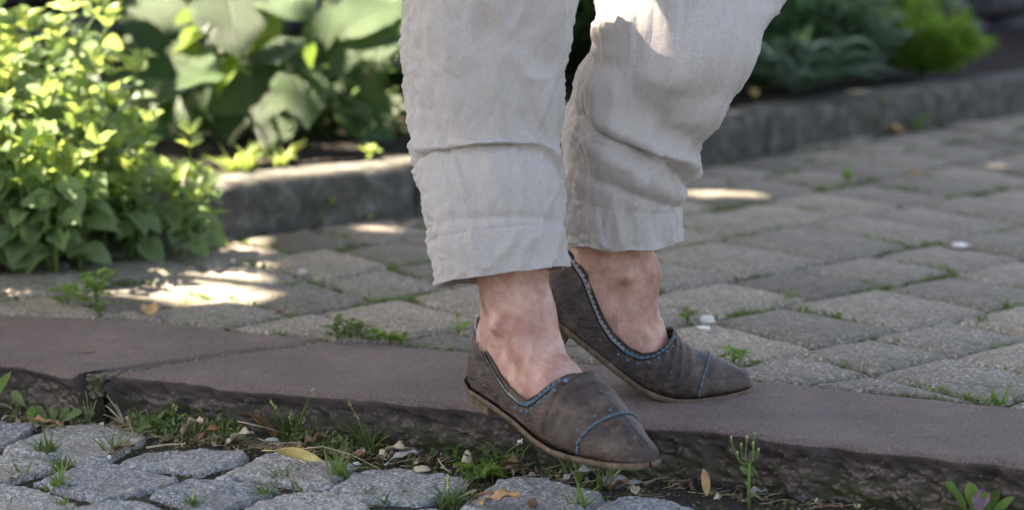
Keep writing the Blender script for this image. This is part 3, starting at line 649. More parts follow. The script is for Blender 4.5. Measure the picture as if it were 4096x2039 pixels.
shrub('dark_evergreen_shrub', 'dark green shrub seen between the two trouser legs', *atY(2330, 100, 5.1)[:2], .07, .3, .16, .22, 2600, .04, 'darkleaf', 'ovate', .5)
shrub('dark_evergreen_shrub', 'dark green shrub right of the far trouser leg', *atY(3080, 60, 5.1)[:2], .07, .32, .16, .15, 3000, .035, 'teal', 'ovate', .5)
shrub('dark_evergreen_shrub', 'dark shrub between the broad leaved plant and the near leg', *atY(1650, 260, 4.75)[:2], .07, .22, .12, .15, 1600, .035, 'darkleaf', 'ovate', .5)
fern = thing('garden_fern', 'blue green fern spreading low over the edging', 'fern')
fc = atY(3200, 300, 4.80); fc.z = .085
for k in range(13):
    a = math.pi * (1.0 + k / 12.0) + R.uniform(-.15, .15); L = R.uniform(.14, .21); fr = MB(); pts = []
    d = Vector((math.cos(a), math.sin(a) * .7, 0)).normalized()
    for i in range(13):
        u = i / 12; pts.append(fc + d * L * u + Vector((0, 0, .10 * math.sin(u * 2.3) * (.7 + .3 * (k % 3)))))
    fr.tube(pts, .0016, .0006, 4)
    for i in range(1, 13):
        s = Vector((-d.y, d.x, 0)); ll = .045 * math.sin(math.pi * (i / 13) ** .8) + .008
        for sg in (-1, 1):
            V, F, UV = leaf_geo('lance', 1, 1, bend=.2, fold=.15, nu=4, nv=2); fr.add(xf(orient(pts[i], pts[i] + (s * sg + d * .35) * ll, Z, .28), V), F, UV)
    fr.obj('frond', MAT['teal'], fern)

# ------------------------------------------------------------------ small weeds, grasses
def tuft(px, z, n, L, label, group=None, mat='grassm', spread=.6, name='grass_tuft', wblade=.0016, thing_=None):
    P = at(*px, z); o = thing(name, label, 'grass', P, 0, group); n = int(n * 1.7); wblade *= .8; spread = spread * 1.5; L *= 1.12
    m = MB()
    for i in range(n):
        a = R.uniform(0, 6.28); l = L * R.uniform(.5, 1.15); sp = R.uniform(.15, 1) * spread; d = Vector((math.cos(a) * sp, math.sin(a) * sp, 1)).normalized()
        b = Vector((R.gauss(0, .005), R.gauss(0, .004), -.002)); l *= (1.15 if i % 3 else .6); V, F, UV = leaf_geo('blade', 1, 1, bend=R.uniform(.2, .9), fold=.4, nu=7, nv=2)
        m.add(xf(orient(b, b + d * l, Vector((-math.cos(a), -math.sin(a), .6)) + rv(.5), wblade * R.uniform(.8, 1.3) / l * 2), V), F, UV)
    m.obj('blades', MAT[mat], o); return o
def stalk(o, tip, r=.0007, head=0, mat='stem', hmat='seed', base=(0, 0, 0)):
    b = Vector(base); t = Vector(tip); pts = [b.lerp(t, u) + Vector((0, 0, .06 * t.length * math.sin(math.pi * u))) for u in (0, .25, .5, .75, 1)]
    m = MB(); m.tube(pts, r, r * .6, 5); m.obj('stalk', MAT[mat], o)
    if head:
        h = MB(); d = (pts[-1] - pts[-2]).normalized()
        for i in range(14):
            p = pts[-1] - d * (head * i / 14) + rv(.0011); e = (d + rv(.5)).normalized(); V, F, UV = leaf_geo('ovate', 1, 1, nu=3, nv=2, bend=.1); h.add(xf(orient(p, p + e * .0045, rv(1), .38), V), F, UV)
        h.obj('seed_head', MAT[hmat], o)
def px_off(o, px, Y=None):
    """vector from plant base to a photo pixel at the plant's distance"""
    return atY(px[0], px[1], Y or o.location.y) - Vector(o.location)
def r1(X, Y): return (X / 2.564, 1539 + Y / 2.564)
def r2(X, Y): return (900 + X / 2.564, 1539 + Y / 2.564)
def r3(X, Y): return (1800 + X / 2.564, 1539 + Y / 2.564)
def r8(X, Y): return (2600 + X / 1.234, 1000 + Y / 1.234)
ZS = -.061
GT = 'grass tufts in the sett joints'
tuft(r1(470, 725), ZS, 26, .038, 'green grass tuft on the edge of the second sett from the left corner', GT)
tuft(r1(1165, 705), ZS, 14, .042, 'spiky dark green grass tuft right of the large upper left sett', GT)
tuft(r1(640, 860), ZS, 22, .022, 'low matted grass above the broad smooth sett at left', GT)
tuft(r1(590, 1060), ZS, 22, .028, 'grass tuft on the lower left edge of the broad smooth sett', GT)
tuft(r1(230, 950), ZS, 12, .022, 'tiny grass sprig between the two lowest setts at the left', GT)
tuft(r1(680, 1255), ZS, 12, .018, 'sparse yellow green tuft at the bottom left edge', GT)
o = tuft(r1(1960, 1255), ZS, 20, .022, 'grass tuft with a short flower stalk on a bottom sett', GT); stalk(o, px_off(o, r1(2000, 1080)), head=.01, hmat='bud')
o = tuft(r2(700, 575), ZS, 30, .055, 'thick green grass clump with tall budding stalks at the kerb foot', 'grass clumps along the kerb')
stalk(o, px_off(o, r2(895, 60)), .0009, .012, hmat='bud'); stalk(o, px_off(o, r2(665, 275)), .0009, .02, hmat='bud'); stalk(o, px_off(o, r2(805, 350)), .0008, .008, hmat='white'); stalk(o, px_off(o, r2(480, 180)), .0008, .01, hmat='bud')
o = tuft(r2(300, 520), ZS, 24, .045, 'green grass clump left of the upright brown leaf', 'grass clumps along the kerb'); stalk(o, px_off(o, r2(350, 160)), .0008, .02, hmat='grassm')
o = tuft(r2(1020, 620), ZS, 7, .035, 'thin grass sprig with one curving blade at the kerb foot', 'grass clumps along the kerb'); stalk(o, px_off(o, r2(1180, 420)), .0006, 0, 'straw'); stalk(o, px_off(o, r2(970, 330)), .0006, .015, hmat='grassm')
o = tuft(r2(1490, 680), ZS, 16, .045, 'grass tuft with a tall brown seed head against the kerb', 'grass clumps along the kerb', wblade=.0022); stalk(o, px_off(o, r2(1280, 190)), .0008, .022); stalk(o, px_off(o, r2(1990, 655)), .0006, .012, 'straw', 'straw'); stalk(o, px_off(o, r2(1690, 510)), .0008, 0, 'dry_orange')
o = tuft(r2(1180, 950), ZS, 26, .034, 'dark grass tuft with a fat green flower spike between two setts', GT); stalk(o, px_off(o, r2(1290, 715)), .001, .02, hmat='fresh')
tuft(r2(570, 1010), ZS, 12, .026, 'small spiky tuft in the joint below the yellow leaf', GT)
o = tuft(r2(2280, 1245), ZS, 26, .034, 'wispy grass clump with pale stalks at the bottom edge', GT); stalk(o, px_off(o, r2(2290, 960)), .0007, .012, hmat='bud'); stalk(o, px_off(o, r2(2540, 1080)), .0007, .01, 'straw'); stalk(o, px_off(o, r2(2470, 1030)), .0007, .01)
tuft(r2(1640, 1200), ZS, 7, .02, 'few blades of grass in dark soil below the wide middle sett', GT)
tuft(r2(800, 1060), ZS, 14, .014, 'mossy grass patch right of the small joint weeds', GT)
tuft(r3(700, 850), ZS, 5, .045, 'two thin blades beside the knotgrass by the kerb', 'grass clumps along the kerb')
tuft(r3(1310, 960), ZS, 8, .052, 'thin upright grass directly below the lifted shoe', 'grass clumps along the kerb')
o = tuft(r3(1590, 1040), ZS, 14, .032, 'stiff blue green tuft with a long dry stalk leaning right', 'grass clumps along the kerb', spread=.35); stalk(o, px_off(o, r3(1980, 665)), .001, .012, 'straw', 'straw'); stalk(o, px_off(o, r3(1750, 870)), .0012, 0, 'straw')
tuft(r3(1330, 1275), ZS, 12, .04, 'spiky grass tuft on the bottom edge below the pale sett', GT, wblade=.002)
# paired/lobed little weeds
def weed(px, z, label, n, size, mat, kind='ovate', w=.5, h=.01, spread=1, name='weed', cat='weed', group=None, stemmat='stem', el=(.1, .9)):
    P = at(*px, z); o = thing(name, label, cat, P, 0, group); st = MB()
    for i in range(n):
        a = i * 2.4 + R.uniform(-.4, .4); e = R.uniform(*el); b = Vector((math.cos(a), math.sin(a), 0)) * R.uniform(0, .4) * size * spread; b.z = R.uniform(.1, 1) * h
        d = Vector((math.cos(a) * math.cos(e), math.sin(a) * math.cos(e), math.sin(e))); s = size * R.uniform(.65, 1.15)
        st.tube([(0, 0, -.002), b * .5 + Vector((0, 0, .002)), b], .0007, .0005, 4)
        put_leaf(o, Matrix.Translation(P) @ orient(b, b + d * s, Z + rv(.3), w * R.uniform(.85, 1.1)), leaf_mesh(kind, mat, i % 3, bend=.4, fold=.25, nu=12 if kind == 'lobed' else 6, nv=4, wave=.06))
    st.obj('stem', MAT[stemmat], o); return o
def leaves_at(o, specs, mat, kind='lance', nu=12):
    """leaves drawn from base pixel to tip pixel at the plant's distance"""
    for i, (b, t, w, N, dY) in enumerate(specs):
        Y = o.location.y; put_leaf(o, orient(atY(*b, Y), atY(*t, Y + dY), Vector(N), w), leaf_mesh(kind, mat, i % 3, bend=.25, fold=.2, nu=nu, nv=6, wave=.05))
P = at(*r1(560, 395), ZS)
o = thing('broadleaf_weed', 'pale broad leaved weed rooted where the left sett meets the kerb', 'weed', P)
leaves_at(o, [(r1(285, 250), r1(118, 40), .34, (.2, -.8, .5), .01), (r1(500, 375), r1(350, 205), .42, (-.2, -.7, .6), .01), (r1(560, 390), r1(300, 335), .28, (0, -.4, .9), -.01), (r1(560, 390), r1(540, 240), .52, (0, -.9, .4), -.005), (r1(590, 400), r1(810, 245), .30, (.1, -.7, .7), -.01), (r1(590, 370), r1(690, 225), .45, (.1, -.8, .5), 0), (r1(890, 380), r1(950, 250), .55, (.1, -.8, .4), .01)], 'jointweed', 'spoon')
leaves_at(o, [(r1(310, 330), r1(340, 210), .75, (0, -.9, .3), 0)], 'fresh', 'ovate')
st = MB(); st.tube([P - P, Vector((-.02, 0, .008)), atY(*r1(285, 250), P.y) - P], .0009, .0006, 5); st.obj('stem', MAT['stem'], o)
P = at(-12, 1700, ZS); o = thing('bright_blade_weed', 'single bright green blade curling in at the left border', 'weed', P); leaves_at(o, [((-30, 1600), (32, 1478), .3, (-.4, -.8, .3), 0)], 'fresh', 'lance'); st = MB(); st.tube([Vector((0, 0, 0)), atY(-30, 1600, P.y) - P], .001, .0008, 5); st.obj('stem', MAT['stem'], o)
weed(r1(1560, 480), ZS, 'parsley like weed with pale lobed leaves left of the flowering sprig', 9, .028, 'jointweed', 'lobed', .8, .012, el=(.0, .6))
o = weed(r1(1760, 450), ZS, 'flowering sprig with fleshy leaves and yellow buds by the kerb', 9, .024, 'jointweed', 'lance', .35, .04, el=(-.2, .5))
for q in ((1775, 215), (1810, 225), (1880, 310), (1840, 330)): stalk(o, px_off(o, r1(*q)), .0008, .006, hmat='bud')
weed(r1(1930, 420), ZS, 'brown tipped leafy sprig right of the flowering sprig', 12, .02, 'jointweed', 'lance', .4, .02)
o = weed(r1(2200, 500), ZS, 'spreading knotgrass mat at the kerb foot left of centre', 34, .013, 'grassm', 'lance', .3, .02, spread=5); 
for q in ((2040, 240), (2300, 420), (2060, 520)): stalk(o, px_off(o, r1(*q)), .0006, .006, hmat='grassm')
o = weed(r2(430, 1135), ZS, 'tiny leaved weed patch in the joint above the bottom sett', 26, .010, 'grassm', 'lance', .4, .010, spread=5)
o = weed(r2(1450, 1140), ZS, 'trailing sprig with tiny round buds in the joint', 12, .007, 'jointweed', 'ovate', .6, .008, spread=5)
o = weed(r3(300, 950), ZS, 'bright green weed with lobed leaves in the wide joint', 12, .030, 'fresh', 'lobed', .85, .012, el=(.0, .55))
o = weed(r3(480, 830), ZS, 'knotgrass with one long stem leaning right below the near shoe', 16, .017, 'grassm', 'lance', .32, .02, spread=1.3); stalk(o, px_off(o, r3(715, 580)), .0009, .004, hmat='white'); stalk(o, px_off(o, r3(370, 700)), .0008, .004, hmat='grassm'); leaves_at(o, [(r3(690, 665), r3(760, 655), .3, (0, -.4, .8), 0), (r3(700, 600), r3(740, 570), .4, (0, -.6, .6), 0), (r3(680, 620), r3(640, 590), .35, (0, -.6, .6), 0)], 'grassm', 'lance', 6)
o = weed(r3(60, 800), ZS, 'dark green sprig beside the pale husk at the kerb foot', 9, .02, 'darkleaf', 'lance', .4, .02)
o = weed(r3(1390, 900), ZS, 'thin sprout with small leaves under the lifted shoe', 6, .014, 'grassm', 'lance', .4, .02); stalk(o, px_off(o, r3(1620, 790)), .0006, 0, 'straw')
weed(r2(1205, 640), ZS, 'single round grey green seedling at the kerb foot', 2, .010, 'teal', 'ovate', .9, .004, el=(.9, 1.3))
P = at(*r8(490, 1245), ZS); o = thing('flowering_weed', 'tall slender weed with pale closed flower heads before the dark kerb face', 'flower', P)
tips = [(400, 940), (478, 938), (515, 920), (508, 968), (430, 1015), (450, 975), (535, 1000)]
st = MB(); st.tube([Vector((0, 0, -.004)), px_off(o, r8(487, 1150)), px_off(o, r8(492, 1050))], .0021, .0013, 7); st.obj('stem', MAT['stem'], o)
for i, q in enumerate(tips):
    m = MB(); b = px_off(o, r8(490, 1090 - 8 * i)); t = px_off(o, r8(*q)); m.tube([b, b.lerp(t, .5) + Vector((.002 if q[0] > 490 else -.003, 0, -.002)), t], .0008, .0005, 5); m.blob(t + Vector((0, 0, .001)), .0014, .0014, .0032, .1, i, 7, 5); m.obj('flower_stalk', MAT['stem'], o)
    m = MB(); m.blob(t + Vector((0, 0, .0042)), .0012, .0012, .0014, .2, i, 7, 4); m.obj('flower_head', MAT['bud'], o)
leaves_at(o, [(r8(490, 1110), r8(445, 1060), .35, (0, -.8, .5), 0), (r8(490, 1080), r8(515, 1120), .45, (0, -.9, .3), 0), (r8(500, 1060), r8(545, 1130), .12, (0, -.8, .5), 0), (r8(490, 1000), r8(540, 990), .25, (0, -.6, .7), 0), (r8(488, 1160), r8(470, 1140), .5, (0, -.8, .5), -.004), (r8(495, 1200), r8(560, 1225), .25, (0, -.4, .8), -.01), (r8(490, 1080), r8(455, 1100), .3, (0, -.8, .5), -.005)], 'jointweed', 'lance', 8)
P = at(*r8(1610, 1345), ZS); o = thing('dandelion', 'rosette of long toothed green leaves in the bottom corner before the kerb', 'weed', P)
leaves_at(o, [(r8(1590, 1340), r8(1478, 1120), .24, (.5, -.8, .3), .02), (r8(1600, 1330), r8(1588, 1145), .38, (.2, -.9, .3), .0), (r8(1640, 1340), r8(1720, 1165), .26, (-.3, -.9, .3), .02), (r8(1640, 1345), r8(1778, 1210), .2, (-.2, -.6, .6), -.02), (r8(1580, 1345), r8(1480, 1290), .2, (.1, -.5, .8), -.03), (r8(1640, 1330), r8(1660, 1200), .3, (0, -.9, .3), -.01)], 'fresh', 'spoon')
# weeds on the upper path
GW = 'small weeds in the block path joints'
weed((272, 1218), 0, 'small rosette weed at the left behind the kerb', 9, .028, 'fresh', 'ovate', .55, .02, group=GW)
weed((385, 1225), 0, 'taller branching weed behind the left kerb slab', 16, .028, 'fresh', 'ovate', .5, .045, group=GW)
weed((400, 1262), 0, 'matted green weed touching the back of the left kerb slab', 12, .018, 'jointweed', 'ovate', .5, .015, group=GW)
for i, (x, y) in enumerate(((1352, 1353), (1400, 1352), (1450, 1357))): weed((x, y), 0, ['dark weed at the far end of the slab joint', 'dark leafy weed just right of the slab joint end', 'mid green weed along the kerb back edge'][i], 10, .020, 'jointweed', 'ovate', .6, .022, group=GW)
for i, (x, y) in enumerate(((1510, 1362), (1560, 1366), (1600, 1370))): weed((x, y), 0, ['yellow green weed nearest the near ankle, left one of three', 'yellow green weed along the kerb back edge, middle one of three', 'yellow green weed along the kerb back edge, right one of three'][i], 11, .014, 'fresh', 'ovate', .6, .012, group=GW)
weed((1835, 1330), 0, 'single sprig just left of the near ankle', 7, .02, 'fresh', 'lance', .4, .02, group=GW)
weed((2935, 1445), 0, 'bright green rosette right of the standing shoe', 14, .017, 'fresh', 'lobed', .8, .012, group=GW)
weed((2750, 1292), 0, 'small green weed behind the far ankle', 10, .015, 'jointweed', 'ovate', .5, .014, group=GW)
weed((1281, 905), 0, 'pale three leaved seedling before the edging at left', 6, .030, 'jointweed', 'ovate', .6, .055, group=GW)
weed((1436, 880), 0, 'sunlit yellow green seedling before the edging', 6, .028, 'mint_tip', 'ovate', .7, .02, group=GW)
weed((3470, 540), 0, 'tall green weed leaning left against the edging', 16, .04, 'fresh', 'ovate', .6, .07, group=GW)
weed((3662, 520), 0, 'short green weed against the edging', 8, .03, 'fresh', 'ovate', .6, .02, group=GW)
weed((3850, 480), 0, 'tiny weed against the edging near the right border', 6, .02, 'jointweed', 'ovate', .6, .015, group=GW)
weed((4010, 455), 0, 'broad three leaved weed at the right end of the edging', 9, .055, 'jointweed', 'ovate', .7, .05, group=GW)
tuft((3392, 720), 0, 12, .05, 'small grass tuft standing in the middle of the path', GW, mat='fresh', spread=.35)
tuft((3158, 1195), 0, 10, .02, 'low grass tuft in the path joint behind the shoe', GW)
tuft((3990, 1612), 0, 14, .022, 'yellowish grass between block and kerb at right', GW, mat='fresh')
tuft((3925, 1285), 0, 10, .02, 'grass tuft in the path joint near the right border', GW)
tuft((4020, 1235), 0, 12, .02, 'second grass tuft nearer the right border', GW)
for i, (x, y) in enumerate(((930, 690), (990, 690), (1130, 665))):
    tuft((x, y), .085, 14, .05, ['curly sunlit grass on the edging top, left', 'curly sunlit grass on the edging top, middle', 'bright grass on the edging top beside the broad leaves'][i], 'grass on the edging', mat='mint_tip', wblade=.003)
weed((1480, 640), .085, 'yellow sprout on the edging beside the near trouser leg', 6, .02, 'mint_tip', 'ovate', .7, .02)

# joint moss / tiny plants and grit (nobody could count them)
mo = MB(); fr = MB(); gr = MB()
for a, b in joint_pts:
    L = np.hypot(*(b - a)); n = int(L / .0032)
    for i in range(n):
        p = a + (b - a) * R.random(); d = (p - (a + b) / 2)
        m = nz(p[0] * 9, p[1] * 9, 4)
        if m > -.05 and R.random() < .42 + m:
            q = (p[0] + R.uniform(-.004, .004), p[1] + R.uniform(-.004, .004), -.0085 + R.uniform(0, .004)); s = R.uniform(.002, .0048)
            mo.blob(q, s, s, s * .75, .5, i, 5, 3)
            if m > .16 and R.random() < .6:
                for _ in range(3):
                    V, F, UV = leaf_geo('ovate', 1, 1, nu=2, nv=2, bend=.2); w = Vector(q) + rv(.004); fr.add(xf(orient(w, w + (rv(1) + Z * .8).normalized() * R.uniform(.005, .011), Z + rv(.3), .5), V), F, UV)
        elif R.random() < .35:
            q = (p[0] + R.uniform(-.003, .003), p[1] + R.uniform(-.003, .003), -.008 + R.uniform(0, .003)); s = R.uniform(.0009, .0026); gr.blob(q, s, s * R.uniform(.7, 1.2), s * .7, .6, i, 5, 3)
mo.obj('joint_moss', MAT['moss'], kind='stuff', label='moss cushions filling the joints of the block path')
fr.obj('joint_weeds', MAT['jointweed'], kind='stuff', label='tiny green seedlings in the joints of the block path')
lo = MB()
for i in range(2600):
    x = R.uniform(-.85, .75); y = R.uniform(1.75, 2.6); d = polyx(FR, x) - y
    if d < -.004: continue
    z = soil_z(x, y); s = R.choice((.0007, .0010, .0014, .002)) * R.uniform(.7, 1.3); gr.blob((x, y, z + s * .3), s, s * R.uniform(.7, 1.3), s * .7, .6, i, 5, 3)
for i in range(130):
    x = R.uniform(-.62, .52); u = R.random(); y = polyx(FR, x) + .015 + u * .24
    s = R.uniform(.0005, .0013); gr.blob((x, y, .002 + s * .3), s * R.uniform(1, 2), s, s * .6, .6, i, 5, 3)
gr.obj('grit', MAT['grit'], kind='stuff', label='grit and crumbs of stone in the joints and at the kerb foot')
for i in range(9000):
    x = R.uniform(-.8, .7); y = R.uniform(1.8, 2.6); d = polyx(FR, x) - y; m = nz(x * 13, y * 13, 9) + .25 * math.exp(-(max(0, d) / .035) ** 2)
    if d < -.002 or m < -.04: continue
    z = soil_z(x, y); s = R.uniform(.0016, .0038); lo.blob((x, y, z + .0004), s, s, s * .8, .6, i, 5, 3)
lo.obj('moss', MAT['moss'], kind='stuff', label='moss cushions on the soil between the setts')
lg = MB()
for i in range(1500):
    x = R.uniform(-.8, .7); y = R.uniform(1.85, 2.6); d = polyx(FR, x) - y
    if d < .0 or nz(x * 10, y * 10, 21) + .3 * math.exp(-(d / .05) ** 2) - .35 * sm(-.1, .4, x) < .12: continue
    z = soil_z(x, y); b = Vector((x, y, z)); l = R.uniform(.006, .018); dd = (rv(.8) + Z).normalized()
    V, F, UV = leaf_geo('blade', 1, 1, nu=3, nv=2, bend=.5); lg.add(xf(orient(b, b + dd * l, Z + rv(.5), .14), V), F, UV)
lg.obj('short_grass', MAT['grassm'], kind='stuff', label='very short grass and seedlings along the sett joints')

# ------------------------------------------------------------------ fallen leaves, husks, straws
def dry_leaf(px, z, label, L, w, mat, az, kind='ovate', bend=.5, curl=.5, tiltz=.0, group='fallen leaves', upright=0, twist=0):
    P = at(*px, z + .002); a = math.radians(az); V, F, UV = leaf_geo(kind, L, L * w, bend=bend, fold=curl, nu=14, nv=6, wave=.12, seed=az, twist=twist)
    V = [v - Vector((0, L * .5, 0)) for v in V]
    Mx = Matrix.Rotation(a, 4, 'Z') @ Matrix.Rotation(upright, 4, 'X'); V = [Mx @ v for v in V]
    mz = min(v.z for v in V); V = [v - Vector((0, 0, mz)) for v in V]
    o = link('fallen_leaf', mesh('fallen_leaf', V, F, MAT[mat], True, UV), None, label=label, category='leaf', group=group); o.location = P
    md = o.modifiers.new('thick', 'SOLIDIFY'); md.thickness = .0004; return o
ZT = Zs + .0015
dry_leaf(r1(480, 440), ZT, 'orange lobed dry leaf on the upper left setts', .042, .45, 'dry_orange', -70, 'lobed', .3, .3)
dry_leaf(r1(50, 340), ZS, 'grey curled dry leaf at the left border against the kerb', .05, .25, 'dry_grey', -65, 'lance', .6, .8)
dry_leaf(r1(2120, 610), ZT, 'rust coloured curled leaf on the sett below the knotgrass', .035, .4, 'dry_rust', 95, 'ovate', .7, .6)
dry_leaf(r1(1950, 545), ZS, 'pale yellowish withered leaf among the weeds', .04, .5, 'dry_pale', 60, 'lobed', .8, .7)
dry_leaf(r1(1360, 330), ZS, 'brown withered leaf caught in the dry stems', .038, .5, 'dry_brown', 40, 'ovate', .8, .8, upright=.6)
dry_leaf(r1(1240, 735), ZS, 'dark brown crumpled leaf in the joint under the spiky tuft', .035, .5, 'dry_brown', 80, 'lobed', .5, .6)
dry_leaf(r1(130, 985), ZS, 'cream coloured chip of leaf beside the tiny sprig', .013, .6, 'dry_pale', 70)
dry_leaf(r2(400, 540), ZS, 'brown pointed leaf standing upright in the grass at the kerb', .055, .30, 'dry_rust', 60, 'ovate', .6, .4, upright=.95)
dry_leaf(r2(700, 785), ZT, 'twisted bright yellow leaf lying on a pale sett', .070, .22, 'dry_yellow', -88, 'lance', .25, .3, twist=2.2)
dry_leaf(r2(715, 700), ZS, 'folded brown leaf tip above the yellow leaf', .026, .6, 'dry_brown', 10, 'ovate', .7, .9, upright=.5)
dry_leaf(r2(130, 640), ZS, 'tan crumpled leaf at the left end of the pale sett', .04, .5, 'dry_pale', 80, 'lobed', .6, .6)
dry_leaf(r2(900, 700), ZS, 'dark brown crumpled leaf in the soil behind the yellow leaf', .035, .6, 'dry_brown', 100, 'lobed', .7, .8)
dry_leaf(r2(1720, 755), ZS, 'papery tan leaf with ragged edges right of the seed head grass', .040, .55, 'dry_pale', 80, 'lobed', .7, .5, upright=.25)
dry_leaf(r2(1800, 825), ZS, 'silver grey wavy leaf under the papery tan one', .042, .35, 'dry_grey', 100, 'ovate', .4, .4)
dry_leaf(r2(1350, 750), ZS, 'flat rusty leaf behind the fat grass spike', .03, .35, 'dry_rust', 90, 'ovate', .3, .2)
dry_leaf(r3(590, 925), ZS, 'brown curled leaf right of the bright lobed weed', .036, .6, 'dry_brown', 80, 'lobed', .8, .7, upright=.2)
dry_leaf(r3(330, 1195), ZT, 'dark brown rolled half of the leaf on the pale sett', .032, .4, 'dry_rust', 70, 'lance', .4, .9)
dry_leaf(r3(500, 1245), ZT, 'golden brown wide leaf on the pale sett at the bottom', .046, .6, 'dry_orange', 75, 'ovate', .3, .3)
dry_leaf(r3(1440, 920), ZS, 'dark rust leaf sliver under the lifted shoe', .03, .35, 'dry_rust', 75, 'lance', .5, .5, upright=.2)
dry_leaf(r3(1300, 1010), ZS, 'dull grey brown leaf litter piece under the lifted shoe', .04, .5, 'dry_grey', 80, 'lobed', .5, .5)
dry_leaf(r3(1720, 1110), ZS, 'small dark curled leaf below the stiff tuft', .026, .5, 'dry_brown', 60, 'ovate', .7, .7)
dry_leaf(r3(1875, 1115), ZS, 'tiny tan folded leaf above the bluish sett', .016, .7, 'dry_pale', 30, 'ovate', .8, .8, upright=.8)
dry_leaf(r8(275, 1205), ZS, 'narrow brown leaf standing on edge before the dark kerb face', .034, .28, 'dry_orange', 5, 'lance', .5, .6, upright=1.2)
dry_leaf(r8(535, 1215), ZS, 'withered pale leaf at the foot of the flowering weed', .024, .6, 'dry_grey', -60, 'lobed', .6, .7, upright=.5)
dry_leaf(r8(1640, 1290), ZS + .012, 'purple grey withered leaf in the corner rosette', .034, .5, 'dry_purple', -30, 'ovate', .5, .9, upright=.9)
dry_leaf((598, 1256), 0, 'orange brown leaf lying behind the left kerb slab', .034, .8, 'dry_orange', 20, 'ovate', .4, .4, upright=.5)
dry_leaf((1118, 1262), 0, 'dark red leaf fragment in the path joint', .016, .6, 'dry_rust', 70, 'ovate', .4, .5)
dry_leaf((3567, 535), 0, 'pinkish brown leaf against the edging', .06, .6, 'dry_orange', 80, 'ovate', .5, .6, upright=.4)
dry_leaf((3649, 725), 0, 'small tan leaf in the middle of the path', .03, .6, 'dry_orange', 70, 'ovate', .5, .5)
dry_leaf((20, 1215), 0, 'tan dead leaf at the left border behind the kerb', .035, .5, 'dry_pale', 70, 'ovate', .6, .6)
dry_leaf((3010, 385), .085, 'yellowish leaf on the edging beside the far trouser leg', .04, .6, 'dry_yellow', 20, 'ovate', .5, .5, upright=.6)
def straw(pts, zs, label, r=.0007, mat='straw'):
    m = MB(); P = [at(x, y, z) for (x, y), z in zip(pts, zs)]; m.tube(P, r, r * .6, 5)
    return m.obj('dry_stalk', MAT[mat], None, label=label, category='stalk', group='dry stalks lying at the kerb foot')
straw([r2(765, 655), r2(1000, 628), r2(1280, 705), r2(1590, 860)], [-.052, -.040, -.045, -.050], 'longest straw coloured stalk crossing the pale setts')
straw([r2(920, 850), r2(1180, 760), r2(1420, 645)], [-.050, -.046, -.040], 'straw stalk pointing from the pale sett to the seed head grass')
straw([r2(130, 370), r2(400, 430), r2(640, 500)], [-.035, -.04, -.05], 'stiff straw stalk across the upright brown leaf')
straw([r2(340, 545), r2(480, 600), r2(700, 590), r2(900, 605)], [-.045, -.055, -.052, -.05], 'bent straw stalk at the foot of the tall clump')
straw([r3(0, 890), r3(-60, 850), r3(-120, 760)], [-.05, -.045, -.04], 'bundle of pale stalks left of the white husk', .0009)
straw([r1(1300, 330), r1(1330, 400), r1(1365, 510)], [-.03, -.045, -.054], 'thick cream stalk hanging over the large sett', .0016)
straw([r1(1250, 660), r1(1380, 590), r1(1480, 535)], [-.052, -.05, -.045], 'flat straw between the large sett and the weeds', .0012)
straw([r1(1500, 640), r1(1700, 610), r1(1880, 600)], [-.054, -.052, -.05], 'flat straw lying below the parsley like weed', .0012)
straw([(311, 1410), (350, 1411), (383, 1405)], [.003, .003, .003], 'short dark twig lying on the left kerb slab', .0011, 'dry_brown')
straw([r3(580, 850), r3(720, 850), r3(850, 870)], [-.055, -.053, -.056], 'dark thin twig under the near shoe', .0011, 'dry_brown')
P = at(*r1(1290, 420), ZS); o = thing('withered_plant', 'clump of dead brown stems leaning against the kerb', 'weed', P)
for q, rr in (((1095, 105), .0008), ((1185, 190), .0007), ((1085, 210), .0011), ((1130, 260), .0009), ((1180, 330), .0008), ((1500, 245), .0008), ((1400, 360), .0009), ((1060, 300), .0007), ((1530, 380), .0006)): stalk(o, px_off(o, r1(*q)), rr, 0, 'straw')
P = at(*r1(920, 380), ZS); o = thing('withered_plant', 'wiry dead stems behind the large upper left sett', 'weed', P)
for q in ((880, 60), (830, 100), (990, 150), (820, 200), (740, 100), (940, 180), (700, 200)): stalk(o, px_off(o, r1(*q)), .0007, 0, 'straw')
def lump(px, z, s, mat, name, label, cat):
    m = MB(); m.blob((0, 0, s[2] * .7), *s, .45, px[0], 12, 8); o = m.obj(name, MAT[mat], None, label=label, category=cat); o.location = at(*px, z); return o
lump(r2(490, 580), ZS, (.008, .004, .003), 'quartz', 'pebble', 'flat white pebble at the foot of the grass clump', 'pebble')
lump(r2(2020, 880), ZT, (.010, .006, .0035), 'dry_pale', 'seed_husk', 'curved cream husk on the wide middle sett', 'husk')
lump(r2(1355, 815), ZS, (.004, .003, .002), 'quartz', 'pebble', 'cream pebble right behind the grass spike', 'pebble')
lump(r2(240, 1200), ZS, (.005, .003, .003), 'quartz', 'pebble', 'bright white chip above the bottom sett', 'pebble')
lump(r1(1120, 765), ZS, (.003, .003, .003), 'quartz', 'pebble', 'tiny white stone in the joint under the spiky tuft', 'pebble')
lump(r1(1340, 1115), ZS, (.006, .005, .003), 'dry_pale', 'pebble', 'tan pebble beside the broad smooth sett', 'pebble')
lump(r3(175, 830), ZS, (.006, .005, .011), 'dry_pale', 'seed_husk', 'upright white crumpled husk at the kerb foot', 'husk')
lump(r3(1690, 1035), ZS, (.014, .010, .007), 'dry_grey', 'pebble', 'grey crusty lump right of the stiff tuft', 'pebble')
lump(r3(1845, 1015), ZS, (.012, .005, .003), 'dry_grey', 'wood_chip', 'pale grey wood chip in the dark soil', 'chip')
